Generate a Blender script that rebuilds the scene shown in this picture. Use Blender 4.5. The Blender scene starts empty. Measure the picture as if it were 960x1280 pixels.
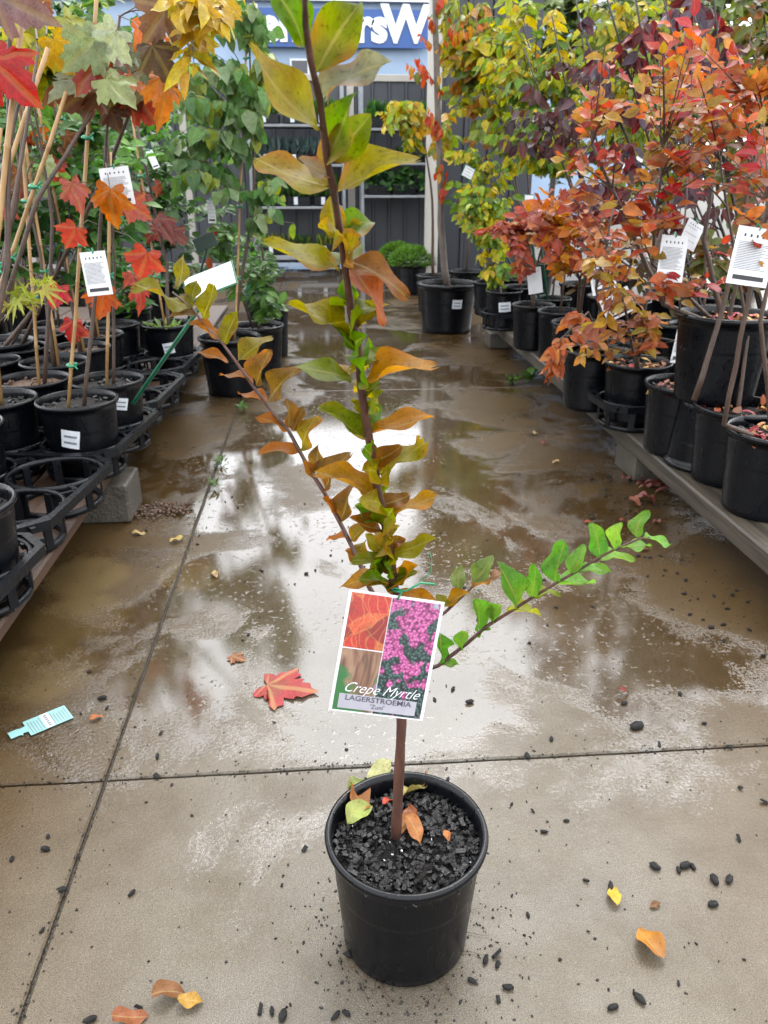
import bpy, math, random
from mathutils import Vector, Matrix, noise
R = math.radians
rnd = random.Random(7)
scene = bpy.context.scene
col = scene.collection

# ------------------------------------------------------------------ camera
CAM_H, PITCH, YAW, FPX = 1.283, R(23.6), R(4.36), 961.0
cd = bpy.data.cameras.new('camera'); cam = bpy.data.objects.new('camera', cd); col.objects.link(cam)
cam.location = (0, 0, CAM_H); cam.rotation_euler = (R(90) - PITCH, 0, -YAW)
cd.sensor_fit = 'VERTICAL'; cd.sensor_height = 36; cd.lens = FPX / 1280 * 36
cd.clip_start = .02; cd.clip_end = 600
cd.dof.use_dof = True; cd.dof.focus_distance = 1.35; cd.dof.aperture_fstop = 10
scene.camera = cam
scene.render.resolution_x, scene.render.resolution_y = 768, 1024

# ------------------------------------------------------------------ overcast sky, soft sun, exposure
SUN_EL, SUN_AZ = 58, 20
w = bpy.data.worlds.new('World'); scene.world = w; w.use_nodes = True
nt = w.node_tree; bg = nt.nodes['Background']
sky = nt.nodes.new('ShaderNodeTexSky'); sky.sky_type = 'NISHITA'; sky.sun_disc = False
sky.sun_elevation = R(SUN_EL); sky.sun_rotation = R(SUN_AZ); sky.dust_density = 4; sky.air_density = 1
hs = nt.nodes.new('ShaderNodeHueSaturation'); hs.inputs['Saturation'].default_value = .12
mx = nt.nodes.new('ShaderNodeMix'); mx.data_type = 'RGBA'; mx.inputs[0].default_value = .75
mx.inputs[7].default_value = (13.0, 13.4, 14.0, 1)          # even cloud cover
nt.links.new(sky.outputs[0], hs.inputs['Color']); nt.links.new(hs.outputs[0], mx.inputs[6])
nt.links.new(mx.outputs[2], bg.inputs['Color']); bg.inputs['Strength'].default_value = .15
sl = bpy.data.lights.new('sun', 'SUN'); sl.energy = 1.0; sl.angle = R(25); sl.color = (1, .97, .92)
so = bpy.data.objects.new('sun', sl); col.objects.link(so)
so.rotation_euler = (R(90 - SUN_EL), 0, R(180 - SUN_AZ)); so.location = (0, 0, 8)
scene.view_settings.view_transform = 'Standard'; scene.view_settings.look = 'None'
scene.view_settings.exposure = 1.52; scene.view_settings.gamma = 1

# ------------------------------------------------------------------ helpers
FW = Vector((math.sin(YAW) * math.cos(PITCH), math.cos(YAW) * math.cos(PITCH), -math.sin(PITCH)))
RT = Vector((math.cos(YAW), -math.sin(YAW), 0)); UP = RT.cross(FW); CAM = Vector((0, 0, CAM_H))
def ray(x, y): return FW + RT * ((x - 480) / FPX) - UP * ((y - 640) / FPX)
def at(x, y, Y): d = ray(x, y); return CAM + d * (Y / d.y)          # survey: where a sight line meets distance Y
def atz(x, y, z=0.): d = ray(x, y); return CAM + d * ((z - CAM_H) / d.z)
def depth(p): return (Vector(p) - CAM).dot(FW)
def lin(c):
    return tuple((v / 255 / 12.92 if v <= 10 else ((v / 255 + .055) / 1.055) ** 2.4) for v in c[:3]) + (1,)
def jit(v, a): return Vector((v[0] + rnd.uniform(-a, a), v[1] + rnd.uniform(-a, a), v[2] + rnd.uniform(-a, a)))

def tag(o, label=None, cat=None, group=None, kind=None):
    if label: o['label'] = label
    if cat: o['category'] = cat
    if group: o['group'] = group
    if kind: o['kind'] = kind
    return o
def empty(name, loc, rz=0.):
    o = bpy.data.objects.new(name, None); col.objects.link(o); o.location = loc; o.rotation_euler = (0, 0, rz)
    o.empty_display_size = .05
    return o
def link(name, me, parent=None, loc=None, mw=None):
    o = bpy.data.objects.new(name, me); col.objects.link(o)
    if parent is not None: o.parent = parent
    if loc is not None: o.location = loc
    if mw is not None: o.matrix_local = mw
    return o

class MB:
    """collects geometry of ONE object"""
    def __init__(s): s.v = []; s.f = []; s.uv = []; s.col = []; s.sm = []
    def add(s, vs, fs, smooth=False, uvs=None, tint=None):
        b = len(s.v); s.v += [tuple(x) for x in vs]
        for f in fs:
            s.f.append(tuple(b + i for i in f)); s.sm.append(smooth)
            for i in f: s.uv.append(uvs[i] if uvs else (0, 0)); s.col.append(tint or (1, 1, 1, 1))
        return s
    def box(s, a, b, rot=None, org=None):
        (x0, y0, z0), (x1, y1, z1) = a, b
        vs = [Vector(p) for p in ((x0,y0,z0),(x1,y0,z0),(x1,y1,z0),(x0,y1,z0),(x0,y0,z1),(x1,y0,z1),(x1,y1,z1),(x0,y1,z1))]
        if rot: vs = [rot @ p for p in vs]
        if org: vs = [p + Vector(org) for p in vs]
        return s.add(vs, [(0,3,2,1),(4,5,6,7),(0,1,5,4),(1,2,6,5),(2,3,7,6),(3,0,4,7)])
    def bbox(s, a, b, c=.004):
        """box with chamfered vertical and top edges"""
        (x0, y0, z0), (x1, y1, z1) = a, b
        def rg(i, z): return [(x0+i+c,y0+i,z),(x1-i-c,y0+i,z),(x1-i,y0+i+c,z),(x1-i,y1-i-c,z),(x1-i-c,y1-i,z),(x0+i+c,y1-i,z),(x0+i,y1-i-c,z),(x0+i,y0+i+c,z)]
        vs = rg(c, z0) + rg(0, z0 + c) + rg(0, z1 - c) + rg(c, z1)
        fs = [tuple(range(7, -1, -1)), tuple(range(24, 32))]
        for k in range(3):
            for i in range(8): j = (i + 1) % 8; fs.append((k*8+i, k*8+j, k*8+8+j, k*8+8+i))
        return s.add(vs, fs)
    def tube(s, pts, rad, n=6, cap=True):
        pts = [Vector(p) for p in pts]
        if not hasattr(rad, '__len__'): rad = [rad] * len(pts)
        vs = []; fs = []; ref = None
        for i, p in enumerate(pts):
            d = (pts[min(i+1, len(pts)-1)] - pts[max(i-1, 0)])
            if d.length < 1e-9: d = Vector((0, 0, 1))
            d.normalize()
            if ref is None: ref = Vector((1, 0, 0)) if abs(d.x) < .8 else Vector((0, 1, 0))
            u = (ref - d * ref.dot(d)).normalized(); vv = d.cross(u); ref = u
            for k in range(n):
                a = 2 * math.pi * k / n; vs.append(p + (u * math.cos(a) + vv * math.sin(a)) * rad[i])
        for i in range(len(pts) - 1):
            for k in range(n): j = (k + 1) % n; fs.append((i*n+k, i*n+j, (i+1)*n+j, (i+1)*n+k))
        if cap: fs.append(tuple(range(n - 1, -1, -1))); fs.append(tuple((len(pts)-1)*n + k for k in range(n)))
        return s.add(vs, fs, True)
    def lathe(s, prof, n=40, org=(0, 0, 0), closed=False, wob=0):
        vs = []; fs = []; m = len(prof)
        for k in range(n):
            a = 2 * math.pi * k / n; q = 1 + wob * math.sin(2 * a + .7)
            for r, z in prof: vs.append((org[0] + r * q * math.cos(a), org[1] + r / q * math.sin(a), org[2] + z))
        for k in range(n):
            j = (k + 1) % n
            for i in range(m - 1 + (1 if closed else 0)):
                i2 = (i + 1) % m; fs.append((k*m+i, j*m+i, j*m+i2, k*m+i2))
        return s.add(vs, fs, True)
    def build(s, name, mat, parent=None, loc=None, mw=None):
        me = s.mesh(name, mat); return link(name, me, parent, loc, mw)
    def mesh(s, name, mat):
        me = bpy.data.meshes.new(name); me.from_pydata(s.v, [], s.f)
        me.polygons.foreach_set('use_smooth', s.sm)
        u = me.uv_layers.new(name='UVMap'); u.data.foreach_set('uv', [c for p in s.uv for c in p])
        c = me.color_attributes.new('tint', 'FLOAT_COLOR', 'CORNER'); c.data.foreach_set('color', [x for p in s.col for x in p])
        me.materials.append(mat); me.update()
        return me

# ------------------------------------------------------------------ materials
def new_mat(name):
    m = bpy.data.materials.new(name); m.use_nodes = True
    n = m.node_tree; return m, n, n.nodes['Principled BSDF'], n.links
def nd(n, t, **kw):
    x = n.nodes.new(t)
    for k, v in kw.items():
        if k in x.inputs: x.inputs[k].default_value = v
        else: setattr(x, k, v)
    return x
def ramp(n, stops, interp='LINEAR'):
    x = n.nodes.new('ShaderNodeValToRGB'); x.color_ramp.interpolation = interp
    e = x.color_ramp.elements
    while len(e) < len(stops): e.new(.5)
    for i, (p, c) in enumerate(stops): e[i].position = p; e[i].color = c if hasattr(c, '__len__') else (c, c, c, 1)
    return x
def mixc(n, L, fac, a, b, mode='MIX'):
    x = n.nodes.new('ShaderNodeMix'); x.data_type = 'RGBA'; x.blend_type = mode
    for s, v in ((0, fac), (6, a), (7, b)):
        if hasattr(v, 'links') or hasattr(v, 'is_linked'): L.new(v, x.inputs[s])
        else: x.inputs[s].default_value = v
    return x.outputs[2]
def mth(n, L, op, a, b=None, c=None, clamp=False):
    x = n.nodes.new('ShaderNodeMath'); x.operation = op; x.use_clamp = clamp
    for i, v in enumerate((a, b, c)):
        if v is None: continue
        if hasattr(v, 'is_linked'): L.new(v, x.inputs[i])
        else: x.inputs[i].default_value = v
    return x.outputs[0]

def simple(name, c1, c2, scale=8, rough=.6, bump=.0, bscale=60, metal=0, spec=.5, coat=0, stretch=None, detail=6, k=.45):
    m, n, b, L = new_mat(name)
    sc_ = lambda c: tuple(v * k for v in lin(c)[:3]) + (1,)
    tc = nd(n, 'ShaderNodeTexCoord'); src = tc.outputs['Object']
    if stretch:
        mp = nd(n, 'ShaderNodeMapping'); mp.inputs['Scale'].default_value = stretch; L.new(src, mp.inputs[0]); src = mp.outputs[0]
    nz = nd(n, 'ShaderNodeTexNoise', Scale=scale, Detail=detail, Roughness=.65); L.new(src, nz.inputs['Vector'])
    rp = ramp(n, [(.3, sc_(c1)), (.7, sc_(c2))]); L.new(nz.outputs[0], rp.inputs[0]); L.new(rp.outputs[0], b.inputs['Base Color'])
    b.inputs['Roughness'].default_value = rough; b.inputs['Metallic'].default_value = metal
    b.inputs['Specular IOR Level'].default_value = spec; b.inputs['Coat Weight'].default_value = coat; b.inputs['Coat Roughness'].default_value = .15
    rr = nd(n, 'ShaderNodeMapRange'); rr.inputs['To Min'].default_value = rough * .75; rr.inputs['To Max'].default_value = min(1, rough * 1.3)
    L.new(nz.outputs[0], rr.inputs[0]); L.new(rr.outputs[0], b.inputs['Roughness'])
    if bump:
        n2 = nd(n, 'ShaderNodeTexNoise', Scale=bscale, Detail=4); L.new(src, n2.inputs['Vector'])
        bp = nd(n, 'ShaderNodeBump', Strength=bump, Distance=.01); L.new(n2.outputs[0], bp.inputs['Height']); L.new(bp.outputs[0], b.inputs['Normal'])
    return m

def leaf_mat(name, use_obj, rough=.36, trans=.45, spec=.28, edge=None, vein=.35, blot=(60, 38, 24), blotf=.35):
    m, n, b, L = new_mat(name)
    if use_obj: t = nd(n, 'ShaderNodeObjectInfo').outputs['Color']; rv = nd(n, 'ShaderNodeObjectInfo').outputs['Random']
    else: a = nd(n, 'ShaderNodeVertexColor', layer_name='tint'); t = a.outputs[0]; rv = None
    tc = nd(n, 'ShaderNodeTexCoord'); geo = nd(n, 'ShaderNodeNewGeometry')
    sep = nd(n, 'ShaderNodeSeparateXYZ'); L.new(tc.outputs['UV'], sep.inputs[0])
    v = mth(n, L, 'ABSOLUTE', mth(n, L, 'SUBTRACT', sep.outputs[1], .5))       # 0 at midrib, .5 at edge
    nz = nd(n, 'ShaderNodeTexNoise', Scale=55, Detail=5, Roughness=.7); L.new(geo.outputs['Position'], nz.inputs['Vector'])
    nz2 = nd(n, 'ShaderNodeTexNoise', Scale=14, Detail=2); L.new(geo.outputs['Position'], nz2.inputs['Vector'])
    dk = mixc(n, L, ramp_out(n, L, nz.outputs[0], [(.35, 0.), (.75, 1.)]), t, mixc(n, L, 1., t, (.55, .52, .5, 1), 'MULTIPLY'))
    c = mixc(n, L, mth(n, L, 'MULTIPLY', ramp_out(n, L, nz2.outputs[0], [(.5, 0.), (.72, 1.)]), blotf), dk, lin(blot))
    if edge:
        c = mixc(n, L, mth(n, L, 'MULTIPLY', ramp_out(n, L, v, [(.22, 0.), (.5, 1.)]), mth(n, L, 'MULTIPLY', ramp_out(n, L, nz2.outputs[0], [(.45, 0.), (.68, 1.)]), .7)), c, tuple(v * .46 for v in lin(edge)[:3]) + (1,))
    sk = nd(n, 'ShaderNodeTexNoise', Scale=230, Detail=3); L.new(geo.outputs['Position'], sk.inputs['Vector'])
    c = mixc(n, L, mth(n, L, 'MULTIPLY', ramp_out(n, L, sk.outputs[0], [(.58, 0.), (.66, 1.)]), .55), c, mixc(n, L, 1., c, (.4, .3, .25, 1), 'MULTIPLY'))
    # veins: midrib and side veins
    sv = mth(n, L, 'PINGPONG', mth(n, L, 'SUBTRACT', mth(n, L, 'MULTIPLY', sep.outputs[0], 9.), mth(n, L, 'MULTIPLY', v, 9.)), .5)
    side = ramp_out(n, L, sv, [(0., 1.), (.07, 0.)]); mid = ramp_out(n, L, v, [(0., 1.), (.025, 1.), (.05, 0.)])
    vn = mth(n, L, 'MAXIMUM', mid, mth(n, L, 'MULTIPLY', side, .5))
    pale = mixc(n, L, .5, c, (.26, .22, .07, 1))
    c = mixc(n, L, mth(n, L, 'MULTIPLY', vn, vein), c, pale)
    L.new(c, b.inputs['Base Color']); b.inputs['Roughness'].default_value = rough
    b.inputs['Specular IOR Level'].default_value = spec
    bp = nd(n, 'ShaderNodeBump', Strength=.35, Distance=.002); L.new(mth(n, L, 'ADD', mth(n, L, 'MULTIPLY', vn, -1.), nz.outputs[0]), bp.inputs['Height']); L.new(bp.outputs[0], b.inputs['Normal'])
    tr = nd(n, 'ShaderNodeBsdfTranslucent'); L.new(mixc(n, L, 1., c, (1.25, 1.2, .8, 1), 'MULTIPLY'), tr.inputs[0])
    ms = nd(n, 'ShaderNodeMixShader'); ms.inputs[0].default_value = trans
    L.new(b.outputs[0], ms.inputs[1]); L.new(tr.outputs[0], ms.inputs[2]); L.new(ms.outputs[0], n.nodes['Material Output'].inputs[0])
    return m
def ramp_out(n, L, src, stops):
    r = ramp(n, stops); L.new(src, r.inputs[0]); return r.outputs[0]

def concrete_mat():
    m, n, b, L = new_mat('wet_concrete')
    geo = nd(n, 'ShaderNodeNewGeometry'); P = geo.outputs['Position']
    sp = nd(n, 'ShaderNodeSeparateXYZ'); L.new(P, sp.inputs[0]); X, Y = sp.outputs[0], sp.outputs[1]
    def ns(scale, det=5, r=.6, dist=0):
        q = nd(n, 'ShaderNodeTexNoise', Scale=scale, Detail=det, Roughness=r, Distortion=dist); L.new(P, q.inputs['Vector']); return q.outputs[0]
    big, mid, fine, grit = ns(.9, 6, .65, .6), ns(5, 6, .7), ns(120, 3), ns(420, 2)
    base = mixc(n, L, ramp_out(n, L, big, [(.3, 0.), (.7, 1.)]), lin((72, 64, 50)), lin((88, 84, 78)))
    base = mixc(n, L, mth(n, L, 'MULTIPLY', ramp_out(n, L, mid, [(.42, 0.), (.75, 1.)]), .65), base, lin((52, 41, 23)))
    # dark plant reflection painted into the colour, left and right of the middle strip
    side_refl = ramp_out(n, L, mth(n, L, 'ADD', mth(n, L, 'ABSOLUTE', mth(n, L, 'SUBTRACT', X, .15)), mth(n, L, 'MULTIPLY', mth(n, L, 'SUBTRACT', big, .5), 1.3)), [(.42, 0.), (.95, 1.)])
    base = mixc(n, L, mth(n, L, 'MULTIPLY', side_refl, .85), base, mixc(n, L, mid, lin((72, 53, 24)), lin((42, 30, 12))))
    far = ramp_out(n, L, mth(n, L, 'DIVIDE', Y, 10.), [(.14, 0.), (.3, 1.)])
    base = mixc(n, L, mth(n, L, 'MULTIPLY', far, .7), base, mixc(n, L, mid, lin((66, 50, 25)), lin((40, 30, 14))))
    # pale rings where pots stood
    for cx, cy, r in ((-.80, 2.17, .17), (-.86, 2.45, .16), (-.84, 1.88, .17), (-.5, 2.42, .12)):
        dx = mth(n, L, 'SUBTRACT', X, cx); dy = mth(n, L, 'SUBTRACT', Y, cy)
        d = mth(n, L, 'SQRT', mth(n, L, 'ADD', mth(n, L, 'MULTIPLY', dx, dx), mth(n, L, 'MULTIPLY', dy, dy)))
        d = mth(n, L, 'ADD', d, mth(n, L, 'MULTIPLY', mth(n, L, 'SUBTRACT', mid, .5), .09))
        base = mixc(n, L, mth(n, L, 'MULTIPLY', ramp_out(n, L, mth(n, L, 'DIVIDE', d, r * 2), [(.36, 1.), (.5, 0.)]), .4), base, lin((90, 76, 48)))
    vor = nd(n, 'ShaderNodeTexVoronoi', Scale=150.); L.new(P, vor.inputs['Vector'])
    spk = mth(n, L, 'MULTIPLY', ramp_out(n, L, grit, [(.36, 1.), (.52, 0.)]), .8)
    base = mixc(n, L, spk, base, mixc(n, L, 1., base, (.42, .4, .37, 1), 'MULTIPLY'))
    base = mixc(n, L, mth(n, L, 'MULTIPLY', ramp_out(n, L, fine, [(.55, 0.), (.75, 1.)]), .4), base, mixc(n, L, 1., base, (1.6, 1.56, 1.5, 1), 'MULTIPLY'))
    base = mixc(n, L, ramp_out(n, L, ns(560, 2), [(.55, 0.), (.64, .9)]), base, mixc(n, L, 1., base, (2., 1.95, 1.85, 1), 'MULTIPLY'))
    # standing water: patchy, mostly along the middle
    lane = mth(n, L, 'ABSOLUTE', mth(n, L, 'SUBTRACT', X, .2))
    wet = mth(n, L, 'SUBTRACT', mth(n, L, 'ADD', ns(1.7, 7, .62, .5), mth(n, L, 'MULTIPLY', ramp_out(n, L, mth(n, L, 'DIVIDE', Y, 10.), [(.11, 0.), (.18, 1.)]), .22)), mth(n, L, 'MULTIPLY', lane, .16))
    wet = mth(n, L, 'ADD', wet, mth(n, L, 'ADD', mth(n, L, 'MULTIPLY', mth(n, L, 'SUBTRACT', fine, .5), .22), mth(n, L, 'MULTIPLY', mth(n, L, 'SUBTRACT', grit, .5), .12)))
    pud = ramp_out(n, L, wet, [(.52, 0.), (.60, 1.)])
    base = mixc(n, L, mth(n, L, 'MULTIPLY', pud, .5), base, mixc(n, L, 1., base, (.45, .4, .33, 1), 'MULTIPLY'))
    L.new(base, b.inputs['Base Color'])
    rr = mth(n, L, 'ADD', mth(n, L, 'MULTIPLY', mth(n, L, 'SUBTRACT', 1., pud), .32), .03)
    rr = mth(n, L, 'ADD', rr, mth(n, L, 'MULTIPLY', mth(n, L, 'SUBTRACT', mid, .5), .06))
    L.new(rr, b.inputs['Roughness']); b.inputs['IOR'].default_value = 1.5; L.new(mth(n, L, 'ADD', mth(n, L, 'MULTIPLY', pud, .72), .2), b.inputs['Specular IOR Level'])
    h = mth(n, L, 'ADD', mth(n, L, 'MULTIPLY', grit, .35), mth(n, L, 'MULTIPLY', fine, .8))
    h = mth(n, L, 'MULTIPLY', h, mth(n, L, 'SUBTRACT', 1., mth(n, L, 'MULTIPLY', pud, .93)))
    drops = mth(n, L, 'MULTIPLY', ramp_out(n, L, ns(46, 4, .6), [(.60, 0.), (.66, 1.)]), mth(n, L, 'MULTIPLY', ramp_out(n, L, ns(2.3, 3), [(.42, 0.), (.6, 1.)]), .5))
    h = mth(n, L, 'ADD', h, mth(n, L, 'MULTIPLY', drops, pud))
    bp = nd(n, 'ShaderNodeBump', Strength=.42, Distance=.004); L.new(h, bp.inputs['Height']); L.new(bp.outputs[0], b.inputs['Normal'])
    return m

def plastic(name, c, rough, drop=.25):
    m, n, b, L = new_mat(name)
    tc = nd(n, 'ShaderNodeTexCoord')
    nz = nd(n, 'ShaderNodeTexNoise', Scale=9, Detail=6, Roughness=.7); L.new(tc.outputs['Object'], nz.inputs['Vector'])
    rp = ramp(n, [(.35, tuple(v * .7 for v in c) + (1,)), (.62, tuple(c) + (1,)), (.8, tuple(v * 2.0 + .0015 for v in c) + (1,))]); L.new(nz.outputs[0], rp.inputs[0]); L.new(rp.outputs[0], b.inputs['Base Color'])
    mp = nd(n, 'ShaderNodeMapping'); mp.inputs['Scale'].default_value = (70, 70, 26); L.new(tc.outputs['Object'], mp.inputs[0])
    dn = nd(n, 'ShaderNodeTexNoise', Scale=1, Detail=3); L.new(mp.outputs[0], dn.inputs['Vector'])
    b.inputs['Specular IOR Level'].default_value = .2
    dr = ramp_out(n, L, dn.outputs[0], [(.58, 0.), (.64, 1.)])
    L.new(mth(n, L, 'ADD', mth(n, L, 'MULTIPLY', nz.outputs[0], .2), mth(n, L, 'SUBTRACT', rough - .1, mth(n, L, 'MULTIPLY', dr, .2))), b.inputs['Roughness'])
    bp = nd(n, 'ShaderNodeBump', Strength=drop, Distance=.002); L.new(dr, bp.inputs['Height']); L.new(bp.outputs[0], b.inputs['Normal'])
    return m

def bark_mat(name, c1, c2, sc=(40, 40, 8)):
    return simple(name, c1, c2, 1, .6, .5, 2.5, stretch=sc)

def wood_mat(name, c1, c2, axis=1):
    st = [26, 26, 26]; st[axis] = 1.6
    return simple(name, c1, c2, 1.0, .55, .55, 1.6, stretch=tuple(st), detail=8)

M = {}
M['concrete'] = concrete_mat()
M['joint'] = simple('joint_dirt', (22, 18, 12), (48, 38, 24), 40, .5, .4, 200)
M['earth'] = simple('outer_ground', (70, 66, 58), (95, 90, 80), 3, .8, .4, 40)
M['pot'] = plastic('black_pot_plastic', (.0018, .0022, .0032), .3)
M['tray'] = plastic('black_tray_plastic', (.0032, .0038, .0052), .36)
M['soil'] = simple('potting_mix', (14, 12, 11), (46, 39, 33), 60, .75, .8, 160, k=.35, spec=.25)
M['chip'] = simple('bark_chip', (10, 10, 11), (44, 41, 40), 30, .36, .5, 120, k=.35, spec=.3)
M['mulch'] = simple('brown_mulch', (60, 38, 24), (120, 84, 54), 60, .6, .6, 160)
M['bamboo'] = simple('bamboo_cane', (168, 124, 70), (208, 168, 108), 1, .5, .2, 3, stretch=(50, 50, 5))
M['stem'] = bark_mat('red_brown_stem', (54, 27, 17), (112, 66, 46))
M['twig'] = bark_mat('brown_twig', (58, 40, 30), (104, 78, 60))
M['darktwig'] = bark_mat('dark_twig', (30, 20, 20), (60, 40, 38))
M['greybark'] = bark_mat('grey_bark', (78, 66, 58), (128, 112, 100), (30, 30, 12))
M['greentie'] = simple('green_tie', (6, 140, 96), (14, 172, 120), 20, .4)
M['signgreen'] = simple('green_sign_plastic', (4, 96, 62), (8, 120, 80), 20, .35)
M['darkgreen'] = simple('dark_green_plastic', (6, 44, 30), (10, 58, 40), 20, .4)
M['white'] = simple('white_card', (222, 224, 226), (236, 238, 240), 20, .45, k=.58)
M['ink'] = simple('dark_print', (30, 30, 34), (52, 52, 58), 20, .6)
M['greyink'] = simple('grey_print', (118, 120, 128), (150, 152, 158), 20, .6)
M['sticker'] = simple('white_sticker', (206, 212, 220), (226, 230, 236), 30, .4, k=.58)
M['timber'] = wood_mat('weathered_plank', (36, 30, 23), (98, 87, 72))
M['browntimber'] = wood_mat('wet_brown_plank', (52, 32, 18), (92, 60, 34))
M['block'] = simple('concrete_block', (62, 56, 47), (98, 90, 78), 14, .6, .6, 80)
M['fence'] = simple('charcoal_steel', (58, 62, 70), (70, 74, 82), 2, .45, metal=.0)
M['darkwall'] = simple('dark_steel_wall', (40, 46, 58), (50, 57, 70), 2, .45, k=.3)
M['rail'] = simple('cream_steel', (196, 190, 180), (214, 208, 198), 4, .5)
M['galv'] = simple('galvanised_steel', (150, 156, 162), (188, 194, 200), 12, .4, metal=.6)
M['shelf'] = simple('grey_shelf', (142, 146, 150), (170, 174, 178), 6, .5)
M['blue'] = simple('sign_blue', (22, 84, 164), (30, 96, 178), 2, .45)
M['letter'] = simple('sign_white', (232, 236, 240), (242, 246, 250), 4, .5, k=.58)
M['paleblue'] = simple('pale_blue_wall', (164, 190, 222), (178, 204, 234), 1.5, .6)
M['glass'] = simple('dark_window', (28, 34, 44), (44, 52, 64), 3, .1)
M['rubber'] = simple('black_rubber', (18, 18, 20), (36, 36, 40), 10, .5)
M['leaf'] = leaf_mat('leaf', True)
M['leafA'] = leaf_mat('foliage', False)
M['leafM'] = leaf_mat('myrtle_leaf', True, rough=.36, trans=.6, spec=.14, edge=(196, 112, 38), vein=.75, blot=(120, 74, 40), blotf=.4)
M['leafG'] = leaf_mat('green_myrtle_leaf', True, rough=.34, trans=.55, spec=.16, vein=.8, blot=(150, 150, 60), blotf=.2)
M['dry'] = leaf_mat('dry_leaf', True, rough=.5, trans=.15, vein=.6, blot=(90, 52, 26), blotf=.6)
M['dryA'] = leaf_mat('leaf_litter', False, rough=.5, trans=.1, blot=(90, 52, 26), blotf=.5)

# ------------------------------------------------------------------ ground
g = MB(); g.add([(-250, -250, -.04), (250, -250, -.04), (250, 250, -.04), (-250, 250, -.04)], [(0, 1, 2, 3)])
ground = g.build('ground', M['earth']); tag(ground, kind='structure')
bed = MB(); bed.box((-9, -3, -.035), (9, 16, -.012)); bo = bed.build('joint_bed', M['joint'], ground)
XJ = [-7.54, -4.04, -.54, 2.96, 6.46]; YJ = [-2.06, 1.43, 4.92, 8.42, 11.92, 15.4]
for i in range(4):
    for j in range(5):
        q = MB(); gp = .0034; c = .004
        x0, x1, y0, y1 = XJ[i] + gp, XJ[i+1] - gp, YJ[j] + gp, YJ[j+1] - gp
        # edges of the slab wander slightly
        n = 60; ring = []
        def wob(x, y): return .0022 * noise.noise(Vector((x * 9, y * 9, 1)))
        for k in range(n): t = k / n; ring.append((x0 + (x1-x0)*t, y0))
        for k in range(n): t = k / n; ring.append((x1, y0 + (y1-y0)*t))
        for k in range(n): t = k / n; ring.append((x1 + (x0-x1)*t, y1))
        for k in range(n): t = k / n; ring.append((x0, y1 + (y0-y1)*t))
        ring = [(x + wob(x, y), y + wob(y + 9, x)) for x, y in ring]
        cx, cy = (x0+x1)/2, (y0+y1)/2
        inn = [(cx + (x-cx)*(1 - c/1.75), cy + (y-cy)*(1 - c/1.75)) for x, y in ring]
        m4 = len(ring)
        vs = [(x, y, -.03) for x, y in ring] + [(x, y, -.004) for x, y in ring] + [(x, y, 0) for x, y in inn]
        fs = []
        for k in range(m4):
            k2 = (k+1) % m4; fs += [(k, k2, m4+k2, m4+k), (m4+k, m4+k2, 2*m4+k2, 2*m4+k)]
        fs.append(tuple(range(2*m4, 3*m4)))
        q.add(vs, fs); q.build('concrete_slab', M['concrete'], ground)

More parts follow.
